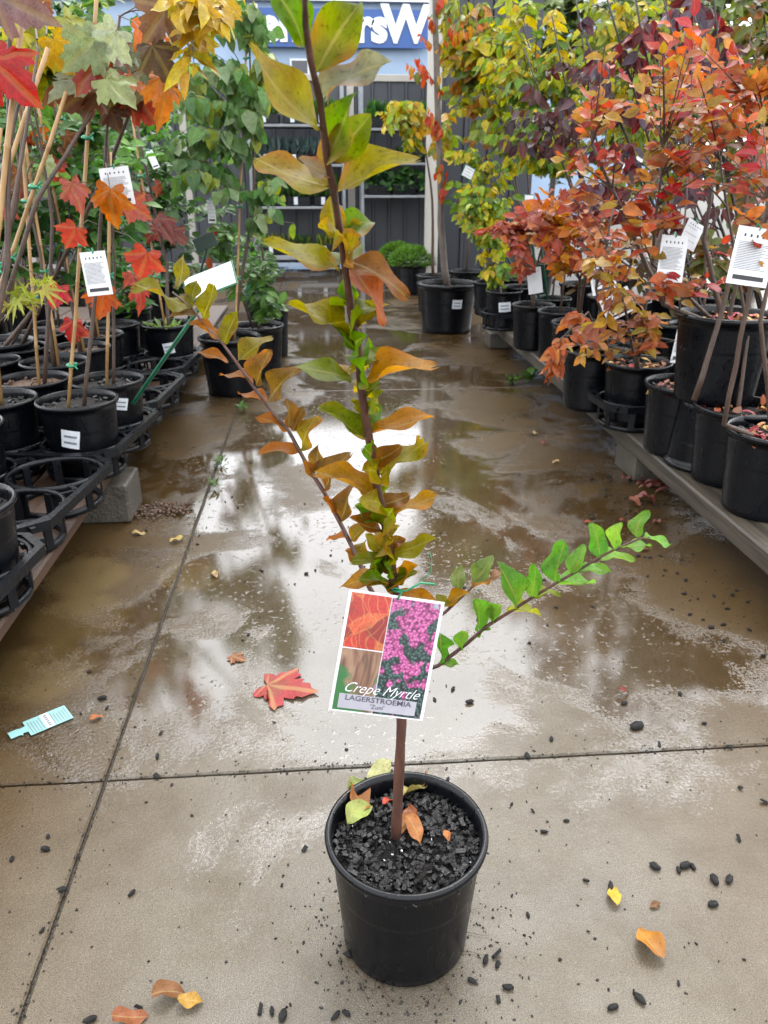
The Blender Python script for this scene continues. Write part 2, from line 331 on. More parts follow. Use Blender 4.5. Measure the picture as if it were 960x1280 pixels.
# ------------------------------------------------------------------ leaf meshes
def leaf_geo(kind, r, seg=7, hi=False):
    """unit leaf along +X, returns verts, faces, uvs"""
    vs, fs, uv = [], [], []
    if kind in ('oval', 'heart', 'lance', 'leaflet', 'myrtle'):
        W = {'oval': .25, 'heart': .33, 'lance': .15, 'leaflet': .19, 'myrtle': .30}[kind]
        seg = seg; cross = [-1, -.55, 0, .55, 1] if hi else [-1, 0, 1]
        fold = r.uniform(.15, .6); curl = r.uniform(-.15, .4); wave = r.uniform(.03, .13) * (1 if hi else .6); ph = r.uniform(0, 6); bend = r.uniform(-.12, .12)
        if kind == 'myrtle': fold = r.uniform(.1, .7); curl = r.uniform(-.1, .4); wave = r.uniform(.05, .14)
        for i in range(seg + 1):
            t = i / seg
            if kind == 'heart': w0 = W * (math.sin(math.pi * min(1, t ** .62)) ** .75 if 0 < t < 1 else 0)
            elif kind == 'myrtle': w0 = W * (math.sin(math.pi * t ** .88) ** .78 if 0 < t < 1 else 0)
            else: w0 = W * (math.sin(math.pi * t ** .85) ** .8 if 0 < t < 1 else 0)
            for s in cross:
                y = s * w0; a = abs(s)
                z = fold * a * w0 - curl * t * t + wave * a * math.sin(ph + t * 9 + (1.6 if s > 0 else 0))
                vs.append((t, y + bend * math.sin(t * 3.1), z)); uv.append((t, .5 + s * .5))
        k = len(cross)
        for i in range(seg):
            for j in range(k - 1):
                a, b2, c2, d = i*k+j, i*k+j+1, (i+1)*k+j+1, (i+1)*k+j
                if i == 0: fs.append((a, c2, d))
                elif i == seg - 1: fs.append((a, b2, c2))
                else: fs.append((a, b2, c2, d))
    elif kind == 'maple':
        half = [(-.13, .15), (-.17, .30), (-.10, .37), (.0, .36), (.06, .31), (.10, .41), (.20, .44), (.27, .55), (.40, .64), (.39, .52), (.52, .46), (.43, .27), (.60, .32), (.63, .22), (.78, .22), (.82, .10), (1.0, 0)]
        a1, a2, dr, fl = r.uniform(-.25, .15), r.uniform(-.3, .15), r.uniform(.0, .45), r.uniform(.0, .3)
        if r.random() < .35: a1 *= 2
        def zz(x, y): return a1 * x * x + a2 * y * y - dr * (x * x + y * y) * .6 + .09 * abs(math.sin(3.4 * math.atan2(y, x))) * math.hypot(x, y) + .04 * math.sin(x * 11 + y * 8 + a1 * 20)
        m = len(half); axes = (0., 1.01, 1.9)
        for sgn in (1, -1):
            b0 = len(vs); pts2 = [(x * r.uniform(.94, 1.05) if x < 1 else x, y * r.uniform(.94, 1.06)) for x, y in half]
            for f_ in (1., .66, .33, .0):
                for x, y in pts2:
                    an = math.atan2(y, x); d = min(abs(an - q) for q in axes)
                    vs.append((x * f_, y * f_ * sgn, zz(x * f_, y * f_ * sgn))); uv.append((math.hypot(x, y) * f_, .5 + d * .55 * max(f_, .2)))
            for i in range(m - 1):
                for l in range(3):
                    f = (b0+l*m+i, b0+l*m+i+1, b0+l*m+m+i+1, b0+l*m+m+i) if l < 2 else (b0+2*m+i, b0+2*m+i+1, b0+3*m+i)
                    fs.append(f if sgn < 0 else f[::-1])
    elif kind == 'star':
        tips = [(-2.0, .5), (-1.25, .75), (-.6, .92), (0, 1), (.6, .92), (1.25, .75), (2.0, .5)]
        vs.append((0, 0, 0)); uv.append((0, .5)); dr = r.uniform(.1, .5)
        out = []
        for i, (a, l) in enumerate(tips):
            if i: out.append(((tips[i-1][0] + a) / 2, .24))
            out.append((a - .16, l * .5)); out.append((a, l)); out.append((a + .16, l * .5))
        for a, l in out: vs.append((l * math.cos(a), l * math.sin(a), -dr * l * l + .02)); uv.append((l, .5 + .4 * math.sin(a)))
        for i in range(1, len(out)): fs.append((0, i, i + 1))
    return vs, fs, uv
LEAF = {}
def leaf_variants(kind, seg=6, n=7, hi=False):
    k = (kind, seg, hi)
    if k not in LEAF: LEAF[k] = [leaf_geo(kind, rnd, seg, hi) for _ in range(n)]
    return LEAF[k]
LMESH = {}
def leaf_mesh(kind, i, mat, seg=6, hi=False):
    k = (kind, i, mat.name, seg, hi)
    if k not in LMESH:
        m = MB(); vs, fs, uv = leaf_variants(kind, seg, hi=hi)[i]; m.add(vs, fs, True, uv); LMESH[k] = m.mesh(kind + '_leaf', mat)
    return LMESH[k]
def basis(p, d, nrm, L, wscale=1.):
    d = Vector(d).normalized(); b = Vector(nrm).cross(d)
    if b.length < 1e-4: b = Vector((0, 1, .1)).cross(d)
    b.normalize(); nn = d.cross(b)
    return Matrix(((d.x*L, b.x*L*wscale, nn.x*L, p[0]), (d.y*L, b.y*L*wscale, nn.y*L, p[1]), (d.z*L, b.z*L*wscale, nn.z*L, p[2]), (0, 0, 0, 1)))
def var(c, a=.16):
    k = .52 * (1 + rnd.uniform(-a, a * .8)); g_ = sum(lin(c)[:3]) / 3; c = tuple(255 * min(1, max(0, g_ + (v - g_) * 1.1)) for v in lin(c)[:3]); lin_ = lambda q: tuple(v / 255 for v in q); return tuple(max(0, v * k * (1 + rnd.uniform(-.07, .07))) for v in lin_(c)) + (1,)

def put_leaves(root, loc, items, kind, cap, matO='leaf', matA='leafA', minpx=9, seg=5):
    """items: (world pos, dir, normal, length, colour). Larger ones become leaf parts, the rest one foliage part."""
    loc = Vector(loc); sz = []
    for it in items:
        d = depth(it[0]); px = FPX * it[3] / max(d, .05); sz.append(px if d > .1 else 0)
    order = sorted(range(len(items)), key=lambda i: -sz[i]); mb = MB(); cnt = 0
    for r_, i in enumerate(order):
        p, d, nr, L, c = items[i]; v = rnd.randrange(7); mat = basis(Vector(p) - loc, d, nr, L)
        if cnt < cap and sz[i] >= minpx:
            o = link('leaf', leaf_mesh(kind, v, M[matO], seg), root, mw=mat); o.color = c; cnt += 1
        else:
            vs, fs, uv = leaf_variants(kind, 4 if seg < 6 else 5)[v]
            mb.add([mat @ Vector(q) for q in vs], fs, True, uv, c)
    if mb.v: tag(mb.build('foliage', M[matA], root), kind='stuff')

# ------------------------------------------------------------------ pots
def pot_profile(D, H, wall=.004):
    r = D / 2; rb = r * .80; rr = r * .045
    return [(0, .004), (rb - .012, .004), (rb - .006, 0), (rb, .006), (rb * 1.005, H * .08), (r * .915, H * .86), (r * .92, H - rr * 3.2), (r - rr, H - rr * 3.0), (r - rr * .2, H - rr * 2.2),
            (r, H - rr * 1.2), (r - rr * .3, H - rr * .25), (r - rr, H), (r - rr * 1.7, H - rr * .4), (r * .90, H - rr * 3), (r * .88, H * .6), (rb * .9, H * .3), (0, H * .3)]
POTM = {}
def add_pot(root, D, H, n=40, soil='soil', soilfrac=.86, chips=40, stick=None, mat='pot'):
    k = (round(D, 3), round(H, 3), n)
    if k not in POTM: POTM[k] = MB().lathe(pot_profile(D, H), n).mesh('pot', M[mat])
    p = link('pot', POTM[k], root); p.rotation_euler = (0, 0, rnd.uniform(0, 6))
    rs = D / 2 * .89; s = MB(); N = 28; K = 7; zs = H * soilfrac
    vs = [(0, 0, zs + .008)]; fs = []
    for a in range(1, K + 1):
        for b in range(N):
            an = 2 * math.pi * b / N; rr = rs * a / K
            x, y = rr * math.cos(an), rr * math.sin(an)
            vs.append((x, y, zs + .012 * noise.noise(Vector((x * 22 + D * 9, y * 22, root.location.x * 5))) + (.006 if a < K else 0)))
    for b in range(N): fs.append((0, 1 + b, 1 + (b + 1) % N))
    for a in range(K - 1):
        for b in range(N): b2 = (b + 1) % N; fs.append((1+a*N+b, 1+(a+1)*N+b, 1+(a+1)*N+b2, 1+a*N+b2))
    s.add(vs, fs, True); s.build('soil', M[soil], root)
    if chips:
        c = MB()
        for _ in range(chips):
            a = rnd.uniform(0, 6.28); q = rs * .97 * math.sqrt(rnd.random()); add_chip(c, (q*math.cos(a), q*math.sin(a), zs + rnd.uniform(.004, .016)), rnd.uniform(.005, .013))
        tag(c.build('bark_chips', M['chip' if soil == 'soil' else 'mulch'], root), kind='stuff')
    if stick:
        ang, zf, sw, sh = stick; r = D / 2 * .80 + (D / 2 * .915 - D / 2 * .8) * zf + .004
        m = MB(); vs = []; tilt = rnd.uniform(-.25, .25)
        for i in range(5):
            for j in (-1, 1):
                u = (i / 4 - .5) * sw; v = j * sh / 2; uu = u * math.cos(tilt) - v * math.sin(tilt); vv = u * math.sin(tilt) + v * math.cos(tilt)
                a = ang + uu / r; rv = r + (.115 * D / 2) * vv / H + .0005
                vs.append((rv * math.cos(a), rv * math.sin(a), H * zf + vv))
        m.add(vs, [(2*i, 2*i+2, 2*i+3, 2*i+1) for i in range(4)])
        st = m.build('sticker', M['sticker'], root)
        m = MB()
        for rw in (.15, -.2):
            vs = []
            for i in range(5):
                for j in (-1, 1):
                    u = (i / 4 - .5) * sw * .7; v = (rw + j * .06) * sh; uu = u * math.cos(tilt) - v * math.sin(tilt); vv = u * math.sin(tilt) + v * math.cos(tilt)
                    a = ang + uu / r; rv = r + (.115 * D / 2) * vv / H + .0011
                    vs.append((rv * math.cos(a), rv * math.sin(a), H * zf + vv))
            m.add(vs, [(2*i, 2*i+2, 2*i+3, 2*i+1) for i in range(4)])
        tag(m.build('print', M['greyink'], st), kind='stuff')
    return zs
def add_chip(c, p, s):
    rot = Matrix.Rotation(rnd.uniform(0, 6), 3, 'Z') @ Matrix.Rotation(rnd.uniform(-.7, .7), 3, 'X') @ Matrix.Rotation(rnd.uniform(-.6, .6), 3, 'Y')
    a, b, h = s * rnd.uniform(.7, 1.4), s * rnd.uniform(.4, .9), s * rnd.uniform(.2, .5)
    vs = [(-a,-b*.7,-h),(a*.8,-b,-h),(a,b*.7,-h),(-a*.7,b,-h),(-a*.8,-b*.5,h),(a*.6,-b*.7,h),(a*.7,b*.6,h),(-a*.6,b*.7,h)]
    c.add([rot @ Vector(v) + Vector(p) for v in vs], [(0,3,2,1),(4,5,6,7),(0,1,5,4),(1,2,6,5),(2,3,7,6),(3,0,4,7)])
def cane(root, a, b, r=.0065):
    m = MB(); a, b = Vector(a), Vector(b); L = (b - a).length; pts = []; rad = []; k = max(3, int(L / .16))
    for i in range(k + 1):
        t = i / k; p = a.lerp(b, t) + Vector((rnd.uniform(-.003, .003), rnd.uniform(-.003, .003), 0))
        if 0 < i < k: pts += [p - (b-a)*.004, p, p + (b-a)*.004]; rad += [r, r * 1.22, r]
        else: pts.append(p); rad.append(r)
    m.tube(pts, rad, 7); return m.build('stake', M['bamboo'], root)
def tie(root, p, r=.012):
    m = MB(); pts = []
    for i in range(9):
        a = i * 6.283 / 8; pts.append(Vector(p) + Vector((r * 1.3 * math.cos(a), r * math.sin(a), .003 * math.sin(a))))
    m.tube(pts, .0055, 5); m.tube([Vector(p) + Vector((r, -r*.8, 0)), Vector(p) + Vector((r * 2.2, -r * 1.5, .012))], .003, 4)
    m.tube([Vector(p) + Vector((r, -r*.8, 0)), Vector(p) + Vector((r * 2.0, -r * 1.6, -.012))], .003, 4)
    return m.build('tie', M['greentie'], root)
def curve_pts(a, b, c, n=7):
    a, b, c = Vector(a), Vector(b), Vector(c)
    return [a * (1-t)**2 + b * 2*t*(1-t) + c * t*t for t in [i / n for i in range(n + 1)]]

def potted(name, label, cat, group, base, D, H, stems, blobs, leaf, stakes=(), ties=(), soil='soil', stick=None, chips=40, twig='twig', trunk=None, cap=90, seg=5, extra=None, litter=None, pot=True, potn=40):
    """stems: list of world polylines; blobs: (centre, radii, sprays, leaves per spray); leaf: dict"""
    base = Vector(base); root = empty(name, base); tag(root, label, cat, group)
    if pot: add_pot(root, D, H, potn, soil, chips=chips, stick=stick)
    loc = lambda p: Vector(p) - base
    stem_pts = []
    for st, r0, r1 in stems:
        n = len(st); pts = []
        for i in range(n - 1):
            for k in range(4): pts.append(Vector(st[i]).lerp(Vector(st[i+1]), k / 4) + Vector((rnd.uniform(-1, 1), rnd.uniform(-1, 1), 0)) * r0 * .35)
        pts.append(Vector(st[-1])); rad = [r0 + (r1 - r0) * i / (len(pts) - 1) for i in range(len(pts))]
        MB().tube([loc(p) for p in pts], rad, 7).build('stem', M[trunk or twig], root); stem_pts += pts
    items = []; br = MB()
    for c, rad, ns, nl in blobs:
        c = Vector(c)
        for _ in range(int(ns * leaf.get('mult', 1) + .5)):
            while True:
                u = Vector((rnd.uniform(-1, 1), rnd.uniform(-1, 1), rnd.uniform(-1, 1)))
                if u.length <= 1: break
            tgt = c + Vector((u.x * rad[0], u.y * rad[1], u.z * rad[2]))
            best = min(stem_pts, key=lambda p: (p - tgt).length + .8 * max(0, p.z - tgt.z + .12) + rnd.uniform(0, .12)) if stem_pts else c
            d = tgt - best; mx_ = leaf.get('span', .45)
            if d.length > mx_: best = tgt - d.normalized() * mx_
            mid = best.lerp(tgt, .5) + Vector((0, 0, leaf.get('arch', .06) * d.length + rnd.uniform(-.02, .03)))
            pts = curve_pts(best, mid, tgt, 6); br.tube([loc(p) for p in pts], [leaf.get('tw', .003) * (1 - .7 * i / 6) for i in range(7)], 4, cap=False)
            t0 = leaf.get('t0', .3); cs0 = rnd.randrange(len(leaf['cols'])); lsp = rnd.uniform(.75, 1.15)
            if rnd.random() < leaf.get('bare', .06): continue
            for j in range(nl):
                t = t0 + (1 - t0) * (j + rnd.random() * .5) / nl; t = min(t, 1); i = min(int(t * 6), 5); p = pts[i].lerp(pts[i+1], t * 6 - i)
                ax = (pts[i+1] - pts[i]); ax = ax.normalized() if ax.length > 1e-6 else Vector((0, 0, 1))
                sd = ax.cross(Vector((0, 0, 1))); sd = sd.normalized() if sd.length > .05 else Vector((1, 0, 0))
                sg = 1 if j % 2 else -1
                dr = ax * leaf.get('fwd', .5) + sd * sg * leaf.get('side', .8) + Vector((0, 0, -leaf.get('droop', .3))) + Vector((rnd.gauss(0, .3), rnd.gauss(0, .3), rnd.gauss(0, .25)))
                toward = (CAM - p).normalized()
                nr = Vector((0, 0, 1)) * leaf.get('nup', .7) + toward * leaf.get('ncam', .5) + Vector((rnd.gauss(0, .45), rnd.gauss(0, .45), rnd.gauss(0, .3)))
                Ls = leaf['L'] * lsp * rnd.uniform(.5, 1.15)
                if t > .93: dr = ax + Vector((rnd.gauss(0, .2), rnd.gauss(0, .2), -leaf.get('droop', .3) * .5))
                cs_ = leaf['cols']; cc = cs_[cs0] if rnd.random() < .5 else rnd.choice(cs_)
                if leaf['kind'] in ('maple', 'star'):
                    pe = p + dr.normalized() * Ls * .5; br.tube([loc(p), loc(p.lerp(pe, .5) + Vector((0, 0, .01))), loc(pe)], .0011, 3, cap=False)
                    p = pe; dr = dr.normalized() + Vector((0, 0, -leaf.get('droop', .3)))
                items.append((p, dr, nr, Ls, var(cc)))
    if extra:
        for (p, d, nr, L, c) in extra:
            pe = Vector(p); s0 = min(stem_pts, key=lambda q: (q - pe).length)
            if (s0 - pe).length > .5: s0 = pe + (s0 - pe).normalized() * .12
            br.tube([loc(s0), loc(s0.lerp(pe, .5) + Vector((0, 0, .02))), loc(pe)], [.002, .0015, .001], 4, cap=False); items.append((p, d, nr, L, c))
    if br.v: tag(br.build('branches', M[twig], root), kind='stuff')
    put_leaves(root, base, items, leaf['kind'], cap, seg=seg)
    for a, b in stakes: cane(root, loc(a), loc(b))
    for t in ties: tie(root, loc(t))
    return root
def litter(root_pos, D, zs, n, cols, label, L=.04):
    m = MB(); r = D / 2 * .84
    for _ in range(n):
        a = rnd.uniform(0, 6.28); q = r * math.sqrt(rnd.random()) * .9; v = rnd.randrange(7)
        vs, fs, uv = leaf_variants('oval', 5)[v]; mat = basis((q*math.cos(a), q*math.sin(a), zs + rnd.uniform(.012, .03)), (rnd.uniform(-1, 1), rnd.uniform(-1, 1), rnd.uniform(-.25, .25)), (rnd.gauss(0, .35), rnd.gauss(0, .35), 1), L * rnd.uniform(.6, 1.1))
        m.add([mat @ Vector(p) for p in vs], fs, True, uv, var(rnd.choice(cols), .25))
    o = m.build('leaf_litter', M['dryA'], None, loc=root_pos); tag(o, label, 'leaf litter', kind='stuff')

# ------------------------------------------------------------------ backdrop: steel fence, blue building with sign, dark shed corner
def text_mesh(s, size, mat, ext=.0, shear=0., off=0., align='CENTER'):
    cu = bpy.data.curves.new('txt', 'FONT'); cu.body = s; cu.size = size; cu.extrude = ext; cu.shear = shear; cu.offset = off
    cu.align_x = align; cu.resolution_u = 3
    o = bpy.data.objects.new('txt', cu); col.objects.link(o); dg = bpy.context.evaluated_depsgraph_get()
    me = bpy.data.meshes.new_from_object(o.evaluated_get(dg)); bpy.data.objects.remove(o); me.materials.clear(); me.materials.append(mat)
    return me
FY = 12.6
fence = empty('steel_fence', (0, FY, 0)); tag(fence, 'tall charcoal corrugated steel fence with cream posts across the end of the aisle', 'fence')
ZR = at(438, 96, FY).z
posts = [.47 + 2.42 * k for k in range(-4, 2)]
for px in posts:
    m = MB(); m.bbox((px - .05, -.05, 0), (px + .05, .05, ZR)); m.build('post', M['rail'], fence)
for k in range(len(posts) - 1):
    x0, x1 = posts[k] + .052, posts[k+1] - .052; m = MB(); prof = []; x = x0; 
    while x < x1 - .03:
        prof += [(x, 0), (x + .012, -.028), (x + .04, -.028), (x + .052, 0)]; x += .245
    prof.append((x1, 0)); n = len(prof); z1 = ZR - .06
    vs = [(a, b, .05) for a, b in prof] + [(a, b, z1) for a, b in prof] + [(a, .006, .05) for a, b in prof] + [(a, .006, z1) for a, b in prof]
    fs = [(i, i+1, n+i+1, n+i) for i in range(n-1)]
    m.add(vs, fs); m.build('steel_panel', M['fence'], fence)
    m = MB(); m.bbox((x0, -.04, z1 + .002), (x1, .04, z1 + .09)); m.build('top_rail', M['rail'], fence)
BY = 30.; BQ = BY / 13.6
bld = empty('blue_building', (0, BY, 0)); tag(bld, 'pale blue building with small dark windows far behind the charcoal fence', 'building')
ZT = at(420, 3, BY).z; m = MB(); m.box((-20, .0, -.03), (13, 8, ZT)); m.build('wall', M['paleblue'], bld)
m = MB(); m.box((-20.1, -.25, ZT + .003), (13.1, 8.1, ZT + .25)); m.build('fascia', M['letter'], bld)
for xa, ya, xb, yb in ((362, 73, 387, 96), (447, 70, 470, 89)):
    a, b = at(xa, ya, BY - .05), at(xb, yb, BY - .05); m = MB(); m.box((a.x, -.05, b.z), (b.x, -.01, a.z)); wd = m.build('window', M['letter'], bld)
    m = MB(); m.box((a.x + .06, -.062, b.z + .06), (b.x - .06, -.052, a.z - .06)); m.build('pane', M['glass'], wd)
SY = BY - .3
a, b = at(296, 9, SY), at(534, 60, SY); sg = empty('shop_sign', ((a.x + b.x) / 2, SY, (a.z + b.z) / 2)); tag(sg, 'blue signboard with big white letters above the fence', 'sign')
bx0, bx1, bz0, bz1 = a.x - sg.location.x, b.x - sg.location.x, b.z - sg.location.z - .02, a.z - sg.location.z
MB().bbox((bx0, -.03, bz0), (bx1, .0, bz1), .006).build('board', M['blue'], sg)
bs = bz0 + .09 * BQ
for ch, px, sz in (('d', 311, .62), ('e', 337, .62), ('n', 362, .62), ('e', 437, .62), ('r', 455, .62), ('s', 474, .62), ('W', 507, .66)):
    me = text_mesh(ch, sz * BQ, M['letter'], .02, 0, .06)
    X = at(px, 40, SY).x - sg.location.x
    o = link('letter', me, sg); o.location = (X, -.055, bs); o.rotation_euler = (R(90), 0, 0)

shed = empty('dark_shed', (1.8, 9.5, 0)); tag(shed, 'dark steel shed wall with cream corner post behind the big tree pot', 'shed')
cx0, cx1 = at(534, 200, 9.3).x, at(550, 200, 9.3).x
m = MB(); m.bbox((cx0 - 1.8, -.2, 0), (cx1 - 1.8, -.06, 4.2)); m.build('corner_post', M['rail'], shed)
xw = cx1 + .005 - 1.8
for k in range(2):
    m = MB(); prof = []; x = xw + k * .55
    for q in range(2): prof += [(x, 0), (x + .012, -.03), (x + .05, -.03), (x + .062, 0)]; x += .275
    prof.append((x - .003, 0)); n = len(prof)
    m.add([(a_, b_, 0) for a_, b_ in prof] + [(a_, b_, 4.2) for a_, b_ in prof], [(i, i+1, n+i+1, n+i) for i in range(n-1)])
    m.box((xw + k * .55, .004, 0), (xw + k * .55 + .545, .06, 4.2)); m.build('steel_panel', M['darkwall'], shed)

# trolleys with shelves of small plants
GRASSC = [(74, 120, 52), (96, 142, 62), (58, 100, 50)]
def tray_plant(X, Y, z, W, kind, label, cols, h=.22, lab=True):
    o = empty('plant_tray', (X, Y, z)); tag(o, label, 'plant tray', 'plant trays on the trolleys')
    m = MB(); m.bbox((-W/2, -.14, 0), (W/2, .14, .13), .012); m.build('tray', M['tray'], o)
    f = MB()
    for _ in range(90):
        p = (rnd.uniform(-W/2, W/2) * .92, rnd.uniform(-.13, .1), .12); vs, fs, uv = leaf_variants('lance' if kind == 'grass' else 'heart', 4)[rnd.randrange(7)]
        if kind == 'grass': mat = basis(p, (rnd.gauss(0, .25), rnd.gauss(-.1, .25), 1), (0, -1, .2), h * rnd.uniform(.6, 1.2), .6)
        else: mat = basis((p[0], p[1], p[2] + rnd.uniform(-.05, h)), (rnd.gauss(0, .6), rnd.gauss(-.6, .4), rnd.gauss(-.3, .5)), (rnd.gauss(0, .3), -1, .6), rnd.uniform(.08, .13))
        f.add([mat @ Vector(q) for q in vs], fs, True, uv, var(rnd.choice(cols), .3))
    tag(f.build('foliage', M['leafA'], o), kind='stuff')
    if lab: m = MB(); m.box((-W*.2, -.152, .02), (W*.2 - .08, -.145, .12)); m.build('price_card', M['sticker'], o)
def trolley(xa, xb, shelves, label):
    Y = 12.1; A = at(xa, 320, Y).x; B = at(xb, 320, Y).x; t = empty('plant_trolley', ((A+B)/2, Y, 0)); tag(t, label, 'trolley', 'plant trolleys against the fence'); h = (B - A) / 2
    for sx in (-1, 1):
        for yy in (-.25, .25):
            m = MB(); m.bbox((sx*h - .022, yy - .02, .16), (sx*h + .022, yy + .02, 2.45)); m.build('post', M['galv'], t)
            m = MB(); m.tube([(sx*(h-.1) - .02, yy, .075), (sx*(h-.1) + .02, yy, .075)], .075, 14); m.build('wheel', M['rubber'], t)
            m = MB(); m.box((sx*(h-.1) - .03, yy - .02, .08), (sx*(h-.1) - .024, yy + .02, .165)); m.build('caster_fork', M['galv'], t)
    m = MB(); m.bbox((-h, -.3, .165), (h, .3, .225)); m.build('base_frame', M['shelf'], t)
    for y in shelves:
        z = at((xa+xb)/2, y, Y - .28).z; m = MB(); m.bbox((-h + .025, -.28, z - .035), (h - .025, .28, z)); m.build('shelf', M['shelf'], t)
    return A, B, Y
SH1, SH2 = (155, 205, 258), (160, 203, 244)
A, B, Y = trolley(322, 431, SH1, 'galvanised plant trolley with trays of grassy plants left of the cream fence post')
kinds = [('grass', 'black tray of short grassy plants on the top trolley shelf'), ('grass', 'black tray of blue grass on the trolley shelf'), ('grass', 'black tray of tall strappy green plants on the trolley shelf')]
for si, y in enumerate(SH1):
    z = at(376, y, Y - .28).z
    for j in range(3):
        tray_plant(A + (B - A) * (.2 + .3 * j), Y - .1, z + .002, .34, 'grass', kinds[si][1] + (', outer end', ', middle', ', next to the fence post')[j], [GRASSC, [(104, 130, 130), (80, 110, 110)], GRASSC][si], (.2, .22, .3)[si])
for j in range(3): tray_plant(A + (B - A) * (.2 + .3 * j), Y - .1, .229, .34, 'grass', 'black tray of small mixed plants on the bottom trolley deck' + (', outer end', ', middle', ', next to the fence post')[j], GRASSC + [(200, 190, 90)], .16)
A, B, Y = trolley(453, 552, SH2, 'galvanised plant trolley with ivy trays beside the dark shed')
for si, y in enumerate(SH2):
    z = at(500, y, Y - .28).z
    for j in range(3):
        if si == 1: tray_plant(A + (B-A)*(.2+.3*j), Y - .1, z + .002, .34, 'x', 'low black tray with white price cards on the middle trolley shelf' + (', fence post end', ', centre', ', shed end')[j], [(60, 90, 50)], .03)
        else: tray_plant(A + (B-A)*(.2+.3*j), Y - .1, z + .002, .34, 'ivy' if si == 2 else 'grass', ('black tray of ivy spilling over the trolley shelf' if si == 2 else 'black tray of dark conifer plants on the trolley top shelf') + (', fence post end', ', centre', ', shed end')[j], [(62, 118, 54), (92, 150, 66), (50, 96, 60)], .22, lab=False)

# ------------------------------------------------------------------ benches, blocks, carrier trays
def bench(name, label, x0, x1, n, y0, y1, z0, z1, mat):
    b = empty(name, ((x0+x1)/2, (y0+y1)/2, z0)); tag(b, label, 'bench'); wd = (x1 - x0) / n; ylen = (y1 - y0) / 2
    for k in range(n):
        for s in (0, 1):
            m = MB(); xa = x0 + k * wd - (x0+x1)/2; a = s * ylen - (y1-y0)/2 + .002; dz = rnd.uniform(-.003, .003)
            m.bbox((xa + .004, a, 0), (xa + wd - .004, a + ylen - .006, z1 - z0 + dz), .007); m.build('plank', M[mat], b)
PZ = .205
bench('timber_bench', 'weathered grey timber plank bench carrying the autumn shrubs', 1.36, 3.6, 9, .9, 6.5, PZ - .075, PZ, 'timber')
LZ = .215
bench('low_bench', 'wet brown plank bench under the black pot carriers', -3.0, -.86, 8, .6, 7.2, LZ - .045, LZ, 'browntimber')
def block(x, y, sx, sy, h, label, grp): 
    m = MB(); m.bbox((-sx/2, -sy/2, 0), (sx/2, sy/2, h), .008); o = m.build('concrete_block', M['block'], None, loc=(x, y, .002)); tag(o, label, 'block', grp)
block(1.49, 3.30, .22, .24, PZ - .08, 'dark damp block under the timber bench edge below the ringed pot', 'blocks under the timber bench')
block(1.42, 6.25, .2, .2, PZ - .08, 'damp block under the far end of the timber bench', 'blocks under the timber bench')
for y in (1.2, 3.3, 6.25): block(2.9, y, .2, .2, PZ - .08, 'damp block under the back edge of the timber bench', 'blocks under the back of the timber bench')
block(-.90, 3.0, .2, .22, LZ - .05, 'grey concrete block under the low brown bench beside the mulch heap', 'blocks under the low bench')
for y in (1.1, 3., 5.6): block(-2.7, y, .2, .22, LZ - .05, 'damp block under the back edge of the low bench', 'blocks under the back of the low bench')

def carrier(cx, cy, z, rot, nx, ny, pitch, ro, h, label, grp):
    t = empty('pot_carrier', (cx, cy, z), rot); tag(t, label, 'pot carrier', grp)
    W, Dp = nx * pitch / 2 + .012, ny * pitch / 2 + .012; ch = .075
    oct_ = [(W-ch, -Dp), (W, -Dp+ch), (W, Dp-ch), (W-ch, Dp), (-W+ch, Dp), (-W, Dp-ch), (-W, -Dp+ch), (-W+ch, -Dp)]
    m = MB(); vs = []; fs = []; n = 8
    for s_, zz in ((1, h), (1, h - .03), (.965, h - .03), (.955, h)):
        for x, y in oct_: vs.append((x * s_, y * s_, zz))
    for r_ in range(4):
        for i in range(8): j = (i+1) % 8; r2 = (r_+1) % 4; fs.append((r_*8+i, r_*8+j, r2*8+j, r2*8+i))
    m.add(vs, fs); m.build('rim_frame', M['tray'], t)
    for ix in range(nx):
        for iy in range(ny):
            ox, oy = (ix - (nx-1)/2) * pitch, (iy - (ny-1)/2) * pitch
            m = MB(); m.lathe([(ro, h - .022), (ro + .012, h - .022), (ro + .012, h - .002), (ro, h - .002)], 32, (ox, oy, 0), True); rg = m.build('ring', M['tray'], t)
            m = MB(); m.lathe([(ro - .02, 0), (ro - .004, 0), (ro - .004, .02), (ro - .02, .02)], 32, (ox, oy, 0), True)
            for k in range(8):
                a = (k + .5) * math.pi / 4; ca, sa = math.cos(a), math.sin(a)
                rot3 = Matrix.Rotation(a, 3, 'Z'); m.box((ro - .010, -.014, .012), (ro - .002, .014, h - .012), rot3, (ox, oy, 0))
            m.build('basket', M['tray'], rg)
    m = MB()
    for ix in range(nx + 1):
        for iy in range(ny + 1):
            gx, gy = (ix - nx/2) * pitch, (iy - ny/2) * pitch
            for k in range(4):
                a = k * math.pi / 2 + math.pi / 4; L = pitch * .707 - ro - .008; d = Vector((math.cos(a), math.sin(a)))
                e = (gx + d.x * L, gy + d.y * L)
                if abs(e[0]) < W - .02 and abs(e[1]) < Dp - .02:
                    s0 = (max(-W+.02, min(W-.02, gx)), max(-Dp+.02, min(Dp-.02, gy)))
                    rot3 = Matrix.Rotation(a, 3, 'Z'); m.box((.0, -.008, h - .02), (L, .008, h - .004), rot3, (gx * .97, gy * .97, 0))
    for ix in range(nx):
        for iy in range(ny):
            ox, oy = (ix - (nx-1)/2) * pitch, (iy - (ny-1)/2) * pitch
            if ix < nx - 1: m.box((ox + ro + .01, oy - .03, h - .018), (ox + pitch - ro - .01, oy + .03, h - .006))
    m.build('web', M['tray'], t)
    return t
CAR = {}
PIT, RO, CH = .315, .150, .125
